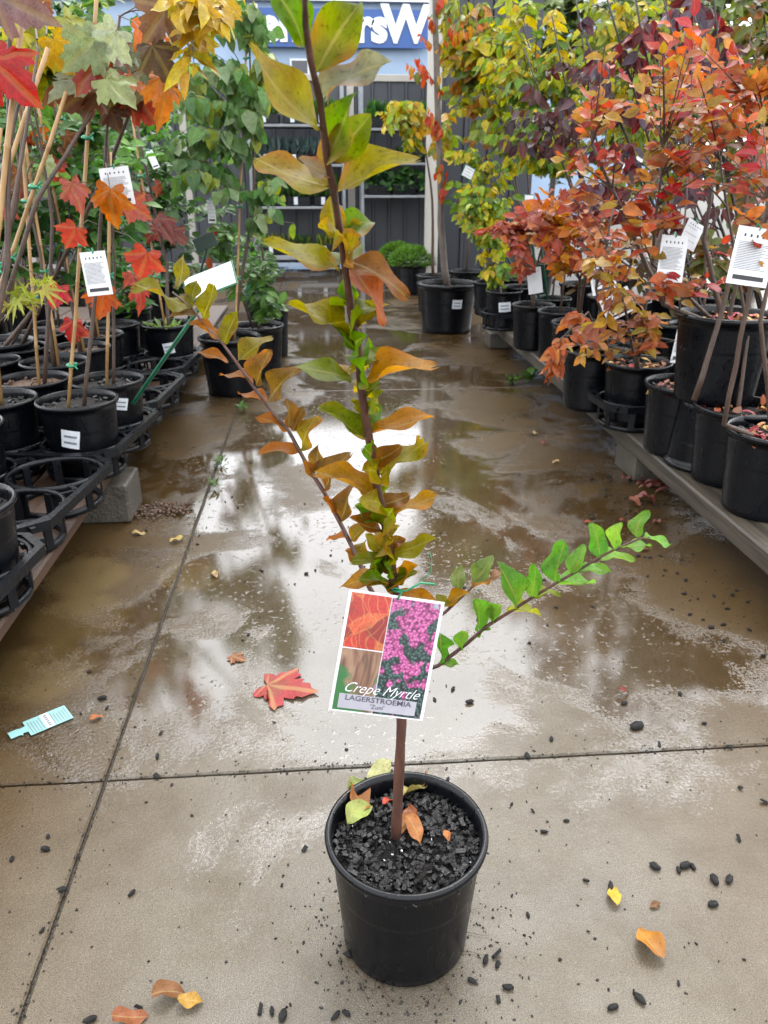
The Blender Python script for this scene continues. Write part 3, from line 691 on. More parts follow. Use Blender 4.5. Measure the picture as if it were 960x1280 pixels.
def cell(k, ix, iy):
    cx, cy, rot = CAR[k]; x, y = (ix - 1) * PIT, (iy - .5) * PIT
    return (cx + x * math.cos(rot) - y * math.sin(rot), cy + x * math.sin(rot) + y * math.cos(rot))
LABC = {'A': 'black plastic pot carrier holding one pot, nearest end of the low bench', 'B': 'black plastic pot carrier with two empty rings on the low bench',
        'C': 'black plastic pot carrier holding the staked maple beside the green sign stake', 'D': 'black plastic pot carrier with empty rings beside the sign stake', 'E': 'black plastic pot carrier at the far end of the low bench'}
for k, (xr, yf, rot) in {'A': (-.79, 2.07, -6), 'B': (-.765, 2.74, -7), 'C': (-.73, 3.40, -6), 'D': (-.72, 4.06, -5), 'E': (-.72, 4.74, -4)}.items():
    rr = R(rot); lx, ly = 1.5 * PIT + .012, PIT + .012
    cx = xr - (lx * math.cos(rr) - ly * math.sin(rr)); cy = yf - (lx * math.sin(rr) + ly * math.cos(rr)); CAR[k] = (cx, cy, rr)
    carrier(cx, cy, LZ + .002, rr, 3, 2, PIT, RO, CH, LABC[k], 'pot carriers on the low bench')

# ------------------------------------------------------------------ side plants
def blob(cx, cy, Y, rx, ry, ns, nl, rd=.25):
    c = at(cx, cy, Y); s = depth(c) / FPX; return (c, (rx * s, rd, ry * s), ns, nl)
def lone(x, y, Y, L, c, d=(0, 0, -1)):
    p = at(x, y, Y); n = (CAM - p).normalized() + Vector((rnd.gauss(0, .35), rnd.gauss(0, .3), .25))
    return (p - Vector(d).normalized() * L * .5, Vector(d) + Vector((rnd.gauss(0, .3), rnd.gauss(0, .2), rnd.gauss(0, .2))), n, L, var(c))
def cs(k, ix, iy): x, y = cell(k, ix, iy); return Vector((x, y, LZ + .024))
PD, PH = .305, .27
TOWARD = -1.45
RED, PINK, ORG, GRN, BRN, YEL = (184, 70, 56), (206, 70, 74), (222, 118, 52), (142, 158, 108), (122, 74, 60), (226, 186, 60)
MAPC = [(150, 166, 120), (132, 150, 100), (164, 176, 140), BRN, (140, 84, 64), RED, (176, 60, 44), ORG, (168, 150, 84)]
def soil_at(b, dx=0, dy=0): return Vector((b[0] + dx, b[1] + dy, b[2] + PH * .86))
def cane_to(b, px, py, Y, dx=0, dy=0): return (soil_at(b, dx, dy), at(px, py, Y))
def ties_on(c, ts): return [Vector(c[0]).lerp(Vector(c[1]), t) for t in ts]
maple = dict(kind='maple', L=.12, cols=MAPC, droop=.55, span=.3, ncam=.9, nup=.5, tw=.003, side=.9, fwd=.4)

b = cs('A', 2, 1); c1 = cane_to(b, 36, -40, 2.05, .02)
potted('potted_maple', 'staked maple with red and purple leaves in the pot carrier at the near end', 'potted tree', 'staked maples on the low bench', b, PD, PH,
       [([soil_at(b), at(10, 330, 2.0), at(14, -20, 2.05)], .009, .005)], [blob(-25, 40, 2.1, 15, 60, 1, 2, .1)],
       dict(maple, cols=[(176, 34, 32), (150, 40, 40), (120, 84, 96), (100, 70, 84)], L=.12), [c1], ties_on(c1, [.5, .8]), stick=(TOWARD + .5, .62, .06, .075), cap=60, seg=6,
       extra=[lone(20, 98, 1.95, .125, (180, 40, 40), (.8, -.2, -.6)), lone(24, 12, 1.95, .12, (128, 100, 112), (.8, -.2, -.5))])
b = cs('B', 1, 1); c1 = cane_to(b, 84, 115, 2.7, -.03); c2 = cane_to(b, 0, 160, 2.6, .05)
potted('potted_maple', 'maple with crossed bamboo canes and yellow green star leaves low down', 'potted tree', 'staked maples on the low bench', b, PD, PH,
       [([soil_at(b, .02), at(45, 250, 2.65), at(118, 138, 2.75)], .009, .005), ([soil_at(b, -.02), at(20, 260, 2.6), at(36, 60, 2.6)], .008, .004)],
       [blob(40, 365, 2.5, 35, 35, 6, 3, .08)], dict(maple, kind='star', L=.075, cols=[(186, 196, 70), (160, 180, 66), (204, 200, 90)], t0=.6, span=.2), [c1, c2], ties_on(c1, [.3, .55, .75]) + ties_on(c2, [.6, .8]), 'mulch', (TOWARD, .62, .06, .07), cap=60)
b = cs('B', 1, 0); c1 = cane_to(b, 60, 60, 2.5, .03)
potted('potted_maple', 'bare lower stemmed maple with mulch and white sticker on its pot', 'potted tree', 'staked maples on the low bench', b, PD, PH,
       [([soil_at(b), at(5, 330, 2.35), at(48, 60, 2.45)], .008, .004)], [blob(50, 45, 2.9, 45, 40, 4, 3, .15)], dict(maple, cols=[(196, 190, 70), (220, 178, 60), (170, 180, 80)]), [c1], ties_on(c1, [.35, .6]), 'mulch', (TOWARD + .35, .66, .065, .075), cap=60, seg=6)
b = cs('C', 2, 0); c1 = (soil_at(b, -.03, -.02), at(124, -45, 2.9))
potted('potted_maple', 'tall maple on one straight cane with big green and red leaves by the sign stake', 'potted tree', 'staked maples on the low bench', b, PD, PH,
       [([soil_at(b, .02), at(124, 320, 3.0), at(134, 160, 2.95), at(150, 20, 2.9)], .008, .004)],
       [blob(140, 80, 2.8, 60, 45, 7, 3, .16), blob(190, 50, 2.85, 40, 45, 4, 3, .15)], maple, [c1], ties_on(c1, [.12, .42, .66]), 'soil', (TOWARD - .15, .55, .066, .07), cap=120, seg=6,
       extra=[lone(148, 68, 2.6, .125, (176, 190, 164), (.0, -.2, -1)), lone(95, 66, 2.62, .14, (140, 160, 108), (-.8, -.1, -.5)), lone(145, 128, 2.6, .125, (160, 172, 116), (.3, -.1, -.8)), lone(112, 100, 2.66, .135, (168, 58, 42), (-.5, 0, -.8)), lone(205, 40, 2.6, .13, (128, 92, 70), (-.2, -.1, -.9)), lone(195, 85, 2.6, .115, (96, 78, 64), (.1, 0, -1)), lone(207, 128, 2.7, .13, (222, 136, 64), (.1, 0, -1)),
              lone(87, 250, 2.8, .11, (206, 110, 100), (-.2, 0, -1)), lone(92, 303, 2.8, .1, (214, 90, 80), (-.3, 0, -.9)), lone(146, 262, 2.8, .13, (216, 120, 50), (.2, 0, -1)), lone(75, 374, 2.9, .09, (196, 60, 78), (-.1, 0, -1))])
b = cs('C', 2, 1); c1 = (soil_at(b, .0, -.02), at(138, 190, 3.3))
potted('potted_maple', 'slim maple with few scarlet leaves behind the tall green and red maple', 'potted tree', 'staked maples on the low bench', b, PD, PH,
       [([soil_at(b, .025), at(143, 330, 3.3), at(133, 150, 3.25)], .007, .004)], [blob(172, 330, 3.1, 25, 60, 1, 2, .1)],
       dict(maple, L=.12, cols=[(214, 90, 80), (220, 116, 80), (204, 90, 96)]), [c1], ties_on(c1, [.5, .8]), 'soil', (TOWARD + .45, .7, .06, .05), cap=60, seg=6,
       extra=[lone(180, 338, 3.0, .13, (212, 84, 76), (-.3, 0, -1)), lone(178, 372, 3.0, .1, (206, 80, 78), (.3, 0, -1)), lone(136, 382, 3.1, .12, (226, 104, 50), (.2, 0, -1)), lone(172, 268, 3.1, .1, (220, 110, 96), (.5, 0, -.6))])
b = cs('C', 1, 1); c1 = (soil_at(b, .03, -.02), at(20, 70, 3.3))
potted('potted_maple', 'maple with leaning cane and crimson low leaves in mulch-filled pot', 'potted tree', 'staked maples on the low bench', b, PD, PH,
       [([soil_at(b, .045), at(66, 280, 3.3), at(40, 110, 3.3)], .009, .004)], [blob(70, 50, 3.4, 60, 40, 4, 3, .2)], dict(maple, L=.12), [c1], ties_on(c1, [.3, .6]), 'mulch', None, cap=60, seg=6,
       extra=[lone(86, 414, 3.2, .09, (206, 46, 44), (-.4, 0, -.7)), lone(100, 418, 3.2, .08, (220, 80, 50), (.6, 0, -.4))])
for k, (cc, ex, lb) in enumerate(((('D', 1, 0), (0, 0), 'young maple with grey stem behind the slim scarlet maple'), (('D', 1, 1), (.02, 0), 'young maple with thin red stem in the carrier with empty rings'), (('C', 1, 0), (0, 0), 'stubby cut-back maple between its taller neighbours'), (('E', 1, 0), (0, 0), 'young maple with bamboo cane at the far carrier'))):
    b = cs(*cc); tp = Vector((b.x + rnd.uniform(-.08, .08), b.y, 1.5 + .15 * k)); c1 = (soil_at(b, .02), tp + Vector((.05, 0, .05)))
    potted('potted_maple', lb, 'potted tree', 'staked maples on the low bench', b, PD, PH, [([soil_at(b), (b + tp) / 2 + Vector((.03, 0, .1)), tp], .011, .004)],
           [(tp + Vector((0, 0, -.1)), (.2, .2, .22), 5, 3)], dict(maple, L=.11), [c1], ties_on(c1, [.4, .7]), 'mulch' if k % 2 else 'soil', (TOWARD, .7, .05, .04) if k == 1 else None, cap=40, seg=6)
b = cs('E', 2, 1); c1 = (soil_at(b, -.02), at(162, 130, 4.7))
potted('potted_maple', 'maple with dark red leaves, weeds at its foot, at the far carrier corner', 'potted tree', 'staked maples on the low bench', b, PD, PH,
       [([soil_at(b), at(208, 330, 4.7), at(170, 150, 4.7)], .012, .006)], [blob(190, 250, 4.6, 30, 60, 6, 2, .15)], dict(maple, L=.12, cols=[(120, 50, 54), (140, 64, 68), (190, 100, 92)]), [c1], ties_on(c1, [.25, .55, .7]), 'soil', (TOWARD, .55, .06, .06), cap=60, seg=6)
w_ = MB()
for _ in range(40):
    a = rnd.uniform(0, 6.3); q = rnd.uniform(.02, .11); vs, fs, uv = leaf_variants('lance', 4)[rnd.randrange(7)]
    mat = basis((q*math.cos(a), q*math.sin(a), 0), (math.cos(a), math.sin(a), .7), (0, 0, 1), rnd.uniform(.04, .09)); w_.add([mat @ Vector(p) for p in vs], fs, True, uv, var((150, 190, 110)))
o = w_.build('weeds', M['leafA'], None, loc=soil_at(b)); tag(o, 'pale green weeds growing round the foot of the dark red maple', 'weeds', kind='stuff')

# yellow leaflet trees above the maples
ylw = dict(kind='leaflet', L=.085, cols=[(232, 196, 40), (222, 176, 36), (212, 200, 50), (236, 206, 70)], droop=.35, span=.26, side=1.0, fwd=.5, nup=.9, ncam=.6, tw=.002)
b = cs('D', 0, 1)
potted('potted_tree', 'slender tree with bright yellow paired leaflets arching over the maples', 'potted tree', None, b, PD, PH, [([soil_at(b), at(140, 200, 3.6), at(200, 40, 3.3), at(235, -30, 3.0)], .011, .004)],
       [blob(240, 25, 2.5, 45, 30, 11, 9, .12), blob(245, 75, 2.5, 20, 30, 4, 8, .08), blob(290, 10, 2.6, 35, 25, 4, 8, .1)], ylw, cap=150)
b = cs('B', 0, 1)
potted('potted_tree', 'tree with broad yellow green leaves above the crossed canes', 'potted tree', None, b, PD, PH, [([soil_at(b), at(10, 200, 3.0), at(45, 20, 3.2)], .011, .004)],
       [blob(45, 30, 3.1, 55, 35, 10, 7, .2), blob(60, 75, 3.1, 25, 25, 4, 5, .15)], dict(ylw, kind='oval', L=.12, cols=[(196, 198, 50), (160, 186, 60), (222, 200, 60), (120, 160, 60)]), cap=90)

# dark green shrubs behind
gsh = dict(kind='oval', mult=1.45, L=.105, cols=[(76, 134, 58), (58, 110, 54), (98, 158, 68), (84, 140, 74), (124, 176, 94)], droop=.25, span=.4, side=.9, fwd=.6, nup=.8, ncam=.4)
def plain_pot_shrub(name, label, X, Y, z, D, H, blobs, leaf, stems=None, group=None, **kw):
    b = Vector((X, Y, z)); top = blobs[0][0]
    st = stems or [([b + Vector((0, 0, H * .8)), (b + top) / 2 + Vector((.03, 0, .1)), top + Vector((0, 0, blobs[0][1][2] * .6))], .012, .004), ([b + Vector((.03, .02, H * .8)), (b + top) / 2 + Vector((-.08, .05, 0)), top + Vector((-.12, .05, blobs[0][1][2] * .3))], .009, .003)]
    return potted(name, label, 'potted ' + ('tree' if 'tree' in name else 'shrub'), group, b, D, H, st, blobs, leaf, **kw)
BZ = LZ + .004
plain_pot_shrub('potted_shrub', 'glossy dark green shrub right behind the two swing tags', -1.62, 3.95, BZ, .36, .32, [blob(120, 250, 4.0, 80, 115, 52, 9, .3)], gsh, cap=140)
plain_pot_shrub('potted_shrub', 'dark green shrub behind the crossed bamboo canes', -2.05, 3.8, BZ, .36, .32, [blob(20, 230, 4.0, 70, 120, 48, 9, .3)], gsh, cap=120)
plain_pot_shrub('potted_shrub', 'lighter green shrub rising behind the dark shrubs', -2.0, 5.4, BZ, .4, .34, [blob(95, 150, 5.6, 90, 85, 36, 9, .4)], dict(gsh, cols=[(92, 142, 58), (110, 160, 66), (76, 124, 54), (132, 170, 76)], L=.13), cap=60)
plain_pot_shrub('potted_shrub', 'tall green shrub at the back left by the fence', -2.6, 8.2, 0, .45, .4, [blob(140, 170, 8.2, 120, 120, 55, 12, .6)], dict(gsh, L=.16), cap=0)
plain_pot_shrub('potted_shrub', 'bushy green shrub left of the weeping tree', -1.35, 6.3, BZ, .4, .34, [blob(215, 300, 6.2, 55, 75, 34, 8, .3)], dict(gsh, L=.12, cols=[(64, 104, 62), (84, 126, 74), (54, 90, 56)]), cap=60)
b_ = Vector((-4.6, 10.5, 0))
plain_pot_shrub('potted_tree', 'large leafy tree in the far left corner of the yard', -4.2, 10.5, 0, .6, .5, [blob(60, 120, 10.5, 160, 160, 60, 14, .9)], dict(gsh, L=.22, span=.8, tw=.008), cap=0)

plain_pot_shrub('potted_shrub', 'broad green shrub filling the gap under the yellow leaflet tree', -1.25, 5.0, BZ, .36, .32, [blob(150, 330, 4.9, 60, 60, 24, 8, .25), blob(215, 210, 4.9, 35, 70, 16, 8, .2)], gsh, cap=100)
plain_pot_shrub('potted_shrub', 'fresh green shrub standing behind the yellow green leaved tree', -2.6, 6.2, BZ, .4, .34, [blob(30, 110, 6.4, 90, 80, 30, 9, .4), blob(150, 60, 6.6, 70, 60, 18, 9, .3)], dict(gsh, L=.14, cols=[(120, 160, 60), (96, 146, 60), (150, 176, 70), (80, 126, 56)]), cap=40)
for k, (cc, lb) in enumerate(((('B', 0, 0), 'black pot of bare soil behind the stickered mulch pot'), (('C', 0, 0), 'black pot of bare soil behind the stubby cut-back maple'), (('C', 0, 1), 'black pot of bare soil behind the leaning cane maple'), (('D', 0, 0), 'black pot of bare soil behind the grey stemmed maple'), (('E', 0, 0), 'black pot of bare soil behind the far bamboo cane'), (('E', 0, 1), 'black pot of bare soil at the back of the far carrier'), (('E', 1, 1), 'black pot of bare soil beside the dark red maple'), (('A', 1, 1), 'black pot of bare soil behind the near end maple'))):
    b = cs(*cc); r_ = empty('potted_shrub', b); tag(r_, lb, 'potted shrub', 'bare pots on the low bench'); add_pot(r_, PD, PH, 32, chips=12)
    MB().tube([(0, 0, .2), (.01, 0, .5), (.03 - .02 * k % .05, .01, .9)], [.009, .007, .003], 6).build('stem', M['twig'], r_)
for k in range(10):
    b = Vector((-1.95 - .45 * (k % 2), 2.0 + .42 * k, BZ)); r_ = empty('potted_shrub', b); tag(r_, 'black pot with a bare stem in the rear rows of the low bench', 'potted shrub', 'rear row pots on the low bench'); add_pot(r_, .36, .34, 28, chips=0)
    MB().tube([(0, 0, .25), (.02, 0, .6), (.0, .01, 1.0)], [.01, .007, .003], 6).build('stem', M['twig'], r_)

# weeping heart-leaved trees on the floor beside the aisle
pear = dict(kind='heart', mult=1.35, L=.105, cols=[(98, 148, 76), (124, 168, 100), (84, 132, 74), (154, 184, 132), (110, 158, 84), (172, 190, 84)], droop=1.3, span=.35, side=.5, fwd=.2, nup=.35, ncam=.8, arch=.2)
b = Vector((-.60, 4.95, .002)); HH = .36; c1 = (b + Vector((.03, -.05, HH * .86)), at(308, 60, 4.95))
potted('potted_tree', 'weeping tree with drooping heart shaped green leaves in a black pot on the concrete', 'potted tree', None, b, .40, HH,
       [([b + Vector((0, 0, HH * .8)), at(318, 250, 4.95), at(312, 60, 4.95)], .014, .005)],
       [blob(245, 170, 4.7, 50, 75, 26, 9, .3), blob(300, 90, 4.8, 38, 65, 16, 9, .25), blob(330, 240, 4.8, 25, 35, 7, 6, .15), blob(225, 70, 4.8, 35, 40, 8, 7, .2), blob(315, 20, 4.9, 40, 35, 8, 8, .2)], pear, [c1], ties_on(c1, [.25, .5, .68, .97]), 'soil', None, cap=260)
b = Vector((-.62, 5.25, .002)); 
potted('potted_shrub', 'leafy green climber reaching down beside the cane of the weeping tree', 'potted shrub', None, Vector((-.46, 5.45, .002)), .36, .34,
       [([Vector((-.46, 5.45, .3)), at(330, 330, 5.4), at(318, 230, 5.4)], .01, .004), ([Vector((-.5, 5.5, .3)), at(290, 330, 5.4), at(270, 250, 5.4)], .009, .003)],
       [blob(330, 365, 5.2, 28, 45, 20, 7, .15), blob(300, 320, 5.3, 40, 45, 18, 8, .2), blob(265, 280, 5.3, 35, 40, 10, 7, .2)], dict(gsh, L=.085, cols=[(94, 146, 60), (76, 128, 54), (120, 166, 78), (60, 104, 50)], droop=.6, ncam=.8, span=.3), cap=150,
       extra=[lone(270, 290, 5.3, .1, (206, 90, 66)), lone(262, 330, 5.2, .09, (214, 110, 76)), lone(358, 375, 5.2, .11, (120, 168, 80)), lone(350, 240, 5.0, .12, (170, 180, 60)), lone(368, 290, 5.0, .1, (150, 176, 70))])
b = Vector((-.40, 6.05, .002))
potted('potted_shrub', 'small green plant with a sign stake in the last black pot on the aisle', 'potted shrub', None, b, .27, .36, [([b + Vector((0, 0, .3)), b + Vector((-.05, 0, .6)), b + Vector((-.08, 0, .85))], .008, .003)],
       [(b + Vector((-.12, 0, .6)), (.16, .15, .28), 12, 7)], dict(gsh, L=.075, cols=[(90, 146, 62), (70, 120, 52)]), cap=60)
potted('potted_shrub', 'small green shrub in a black pot farther along the aisle edge', 'potted shrub', None, Vector((-.55, 7.0, .002)), .3, .33, [([Vector((-.55, 7, .3)), Vector((-.57, 7, .6)), Vector((-.6, 7, .8))], .008, .003)],
       [(Vector((-.6, 7, .65)), (.2, .2, .25), 10, 7)], dict(gsh, L=.08), cap=20)

# ---------------- right side
RH = .295
def rp(x, y, D=.33, H=RH, z=PZ): p = atz(x, y, z + H); return Vector((p.x, p.y, z + .002))
def st(b, H, *pts): return [b + Vector((0, 0, H * .8))] + list(pts)
FALL = [(222, 112, 66), (228, 138, 80), (206, 92, 60), (190, 74, 60), (172, 104, 66), (214, 152, 84), (200, 126, 72), (186, 150, 76), (226, 120, 84)]
REDS = [(196, 44, 54), (216, 78, 90), (176, 44, 52), (214, 84, 60)]
fall = dict(kind='oval', mult=1.35, L=.068, cols=FALL, droop=.15, span=.42, side=.9, fwd=.75, nup=.7, ncam=.6, arch=.1, tw=.0035, t0=.2, bare=.14)
LIT = [(196, 120, 90), (206, 150, 104), (170, 60, 70), (190, 90, 100), (150, 90, 60), (214, 176, 110)]
def rlit(b, D, H, n, label): litter(b, D, H * .86, n, LIT, label, .055)
b1 = rp(972, 536, .33)
potted('potted_shrub', 'autumn shrub with scarlet upper leaves in the end pot of the timber bench', 'potted shrub', 'autumn shrubs on the timber bench', b1, .33, RH,
       [(st(b1, RH, at(905, 620 - 90, 2.35), at(935, 380, 2.3), at(960, 250, 2.3)), .010, .006), (st(b1, RH, at(950, 400, 2.35), at(985, 250, 2.4)), .009, .005)],
       [blob(930, 200, 2.35, 60, 80, 9, 8, .2), blob(960, 300, 2.3, 40, 40, 4, 5, .15)], dict(fall, cols=FALL + REDS), cap=140)
b2 = rp(925, 506, .33)
potted('potted_shrub', 'autumn shrub with long bare brown stems in the second pot from the bench end', 'potted shrub', 'autumn shrubs on the timber bench', b2, .33, RH,
       [([at(868, 500, 2.6), at(905, 380, 2.6), at(955, 150, 2.6)], .011, .006), (st(b2, RH, at(935, 420, 2.7), at(900, 200, 2.7)), .009, .004)],
       [blob(885, 130, 2.6, 75, 80, 11, 8, .2)], dict(fall, L=.09), cap=160)
ub = Vector((1.52, 2.86, PZ + .002)); m = MB(); m.lathe([(r_, .27 - z_) for r_, z_ in pot_profile(.30, .27)][::-1], 36)
o = m.build('upturned_pot', M['pot'], None, loc=ub); tag(o, 'empty black pot turned upside down under the raised pot', 'pot')
b3 = Vector((1.52, 2.86, PZ + .276))
potted('potted_shrub', 'autumn shrub in a raised pot standing above its neighbours, littered with fallen leaves', 'potted shrub', 'autumn shrubs on the timber bench', b3, .37, .33,
       [(st(b3, .33, at(830, 380, 2.82), at(790, 290, 2.8), at(740, 180, 2.75)), .012, .005), (st(b3, .33, at(880, 300, 2.85), at(905, 120, 2.85)), .011, .005), (st(b3, .33, at(815, 330, 2.75), at(830, 180, 2.7)), .008, .004), (st(b3, .33, at(930, 330, 2.85), at(960, 200, 2.9)), .009, .004)],
       [blob(760, 130, 2.7, 45, 80, 9, 9, .2), blob(840, 110, 2.7, 80, 60, 12, 9, .25), blob(880, 210, 2.7, 70, 55, 11, 8, .25), blob(800, 265, 2.65, 70, 50, 10, 7, .2), blob(840, 350, 2.6, 45, 25, 5, 5, .1), blob(700, 210, 2.8, 25, 40, 3, 7, .1)], dict(fall, cols=FALL + [(206, 160, 70), (190, 150, 60), (190, 40, 50), (206, 60, 74)]), cap=300)
rlit(b3, .37, .33, 60, 'orange fallen leaves covering the soil of the raised pot')
rlit(b2, .33, RH, 30, 'pink and brown fallen leaves in the second pot from the bench end'); rlit(b1, .33, RH, 60, 'red and tan fallen leaves filling the end pot')
b4 = rp(857, 478, .33)
potted('potted_shrub', 'autumn shrub with leaning thin stem, pink leaves in its pot beside the ringed pot', 'potted shrub', 'autumn shrubs on the timber bench', b4, .33, RH,
       [([at(870, 475, 3.15), at(880, 400, 3.1), at(885, 260, 3.1)], .008, .004), (st(b4, RH, at(850, 380, 3.1), at(860, 200, 3.2)), .007, .003)],
       [blob(850, 60, 3.3, 90, 50, 9, 8, .25), blob(890, 340, 3.1, 30, 40, 5, 4, .1)], dict(fall, cols=REDS + FALL, L=.09), cap=130); rlit(b4, .33, RH, 34, 'pink and cream fallen leaves in the pot beside the ringed pot')
# ringed pot sits in a single carrier that overhangs the plank
b5 = rp(797, 456, .31, .28, PZ + .0); b5 += Vector((.0, 0, .018))
carrier(b5.x + .155, b5.y, PZ + .002, R(4), 2, 1, .33, .152, .13, 'black pot carrier overhanging the edge of the timber bench', None)
potted('potted_shrub', 'autumn shrub with yellow and rust leaves sitting in the bench-edge carrier ring', 'potted shrub', 'autumn shrubs on the timber bench', b5, .31, .28,
       [([at(795, 460, 3.25), at(803, 400, 3.2), at(815, 330, 3.2), at(845, 230, 3.2)], .012, .006), (st(b5, .28, at(780, 380, 3.15), at(740, 320, 3.1)), .007, .003)],
       [blob(800, 400, 3.0, 45, 40, 13, 6, .15), blob(840, 435, 3.0, 35, 25, 4, 4, .08), blob(770, 330, 3.1, 45, 45, 10, 7, .15), blob(720, 430, 3.0, 25, 35, 5, 7, .08)], dict(fall, cols=[(222, 170, 70), (204, 120, 62), (190, 100, 62), (200, 170, 80), (168, 96, 70), (226, 150, 70)], droop=.4), cap=200); rlit(b5, .31, .28, 24, 'mixed fallen leaves on the black soil of the ringed pot')
b6 = rp(762, 430, .32)
potted('potted_shrub', 'autumn shrub with a drooping orange spray hanging over the bench edge', 'potted shrub', 'autumn shrubs on the timber bench', b6, .32, RH,
       [(st(b6, RH, at(745, 360, 3.6), at(770, 250, 3.6)), .010, .004), (st(b6, RH, at(735, 390, 3.5), at(705, 420, 3.45)), .006, .003)],
       [blob(690, 458, 3.4, 9, 28, 6, 8, .04), blob(725, 405, 3.5, 30, 25, 6, 6, .1), blob(750, 300, 3.6, 55, 50, 11, 7, .2)], dict(fall, cols=[(214, 110, 58), (196, 96, 50), (222, 140, 80), (200, 130, 90)], L=.075, droop=.6), cap=200)
b7 = rp(722, 402, .31)
potted('potted_shrub', 'yellow orange leaved shrub with thick stems and twin tags, mid bench', 'potted shrub', 'autumn shrubs on the timber bench', b7, .31, RH,
       [(st(b7, RH, at(725, 350, 4.2), at(700, 290, 4.1)), .012, .005), (st(b7, RH, at(735, 330, 4.2), at(770, 200, 4.2)), .010, .004)],
       [blob(705, 315, 4.0, 35, 35, 14, 7, .15), blob(700, 265, 4.1, 60, 35, 15, 9, .25), blob(760, 240, 4.2, 50, 45, 9, 8, .25)], dict(fall, L=.095, cols=[(222, 150, 50), (214, 120, 60), (190, 84, 60), (200, 90, 70)]), cap=220)
b8 = rp(667, 380, .29)
potted('potted_shrub', 'shrub with dense salmon red leaves arching low over the pots, beside the picture tag', 'potted shrub', 'autumn shrubs on the timber bench', b8, .29, RH,
       [(st(b8, RH, at(672, 330, 5.2), at(690, 260, 5.0)), .010, .005), (st(b8, RH, at(660, 320, 5.2), at(640, 300, 5.0)), .008, .004)],
       [blob(680, 290, 4.8, 55, 28, 26, 12, .25), blob(650, 330, 4.7, 20, 28, 10, 9, .1), blob(630, 290, 4.9, 30, 14, 10, 9, .12), blob(740, 260, 4.7, 45, 25, 16, 10, .2)], dict(fall, L=.075, cols=[(200, 90, 64), (190, 78, 60), (206, 110, 84), (214, 120, 60), (172, 66, 60)], arch=.3), cap=300)
b9 = rp(630, 366, .28, .27)
carrier(b9.x + .15, b9.y + .02, PZ + .002, R(-3), 2, 1, .31, .142, .13, 'black pot carrier with small pots at the far end of the timber bench', None)
yg = dict(kind='oval', mult=1.8, L=.095, cols=[(192, 206, 54), (166, 194, 60), (222, 212, 50), (132, 172, 62), (106, 150, 60), (236, 206, 40)], droop=.8, span=.4, side=.7, fwd=.4, nup=.5, ncam=.7, arch=.2)
potted('potted_tree', 'young tree with yellow green leaves and stickered pot at the far bench end', 'potted tree', 'yellow green trees behind the bench', b9 + Vector((0, 0, .018)), .28, .27,
       [(st(b9, .27, at(612, 320, 6.2), at(622, 240, 6.2)), .012, .004)], [blob(615, 300, 6.1, 26, 50, 26, 7, .25), blob(590, 265, 6.2, 28, 30, 12, 7, .2)], yg, cap=120, stick=(TOWARD - .25, .6, .09, .07))
b10 = rp(612, 352, .28, .27)
potted('potted_tree', 'young tree with pointed green leaves behind the big tree pot', 'potted tree', 'yellow green trees behind the bench', b10, .28, .27,
       [(st(b10, .27, at(600, 300, 7.0), at(600, 200, 7.0)), .012, .004)], [blob(600, 230, 6.9, 45, 65, 34, 8, .3)], yg, cap=60)
# filler pots along the bench front and second row
for x, y, D, lb in ((742, 436, .31, 'black pot with bare soil tucked behind the ringed pot'), (700, 388, .29, 'black pot of soil between two autumn shrubs mid bench'), (690, 372, .28, 'black pot of soil behind the picture tag'), (650, 358, .28, 'black pot of soil behind the salmon leaved shrub'), (640, 348, .27, 'small black pot of soil at the far end of the bench'), (860, 420, .33, 'black pot of dark soil behind the leaning thin stem'), (800, 410, .33, 'black pot of dark soil behind the yellow and rust shrub')):
    b = rp(x, y, D); r_ = empty('potted_shrub', b); tag(r_, lb, 'potted shrub', 'autumn shrubs on the timber bench'); add_pot(r_, D, RH, 36, chips=20)
    MB().tube([(0, 0, .2), (.01, 0, .5), (.03, .01, .8)], [.008, .006, .003], 6).build('stem', M['twig'], r_)

# tall plants in the rows behind
pur = dict(kind='oval', mult=1.1, L=.095, cols=[(96, 50, 68), (116, 40, 54), (84, 62, 86), (150, 34, 50), (116, 98, 118)], droop=1.1, span=.3, side=.7, fwd=.3, nup=.4, ncam=.8, arch=.15, tw=.003)
def tall(x, y, X, Y, blobs, leaf, label, group, cap=120, twig='darktwig', H=.34, tops=None, D=.36):
    b = Vector((X, Y, PZ + .002)); t = tops
    ends = [at(px, py, Y) for px, py in t] if t else [Vector(q[0]) + Vector((rnd.uniform(-.6, .6) * q[1][0], 0, q[1][2] * rnd.uniform(.2, .9))) for q in blobs for _ in (0, 1)]
    stems = [([b + Vector((rnd.uniform(-.05, .05), rnd.uniform(-.05, .05), H * .8)), (b + e) / 2 + Vector((rnd.uniform(-.05, .05), 0, .1)), e], .010, .004) for e in ends]
    potted('potted_tree', label, 'potted tree', group, b, D, H, stems, blobs, leaf, cap=cap, twig=twig, chips=10)
tall(0, 0, 2.05, 4.1, [blob(760, 80, 4.1, 60, 80, 18, 7, .25), blob(745, 220, 4.0, 45, 60, 12, 6, .2)], pur, 'dark purple leaved tree with upright black stems rising behind the yellow orange shrub', 'purple leaved trees', tops=[(750, -30), (790, -30), (725, 30)])
tall(0, 0, 2.35, 4.0, [blob(860, 40, 4.1, 75, 60, 20, 7, .25), blob(850, 230, 4.0, 60, 80, 14, 6, .25)], pur, 'dark purple leaved tree behind the raised pot', 'purple leaved trees', tops=[(850, -40), (890, -30), (830, 0)])
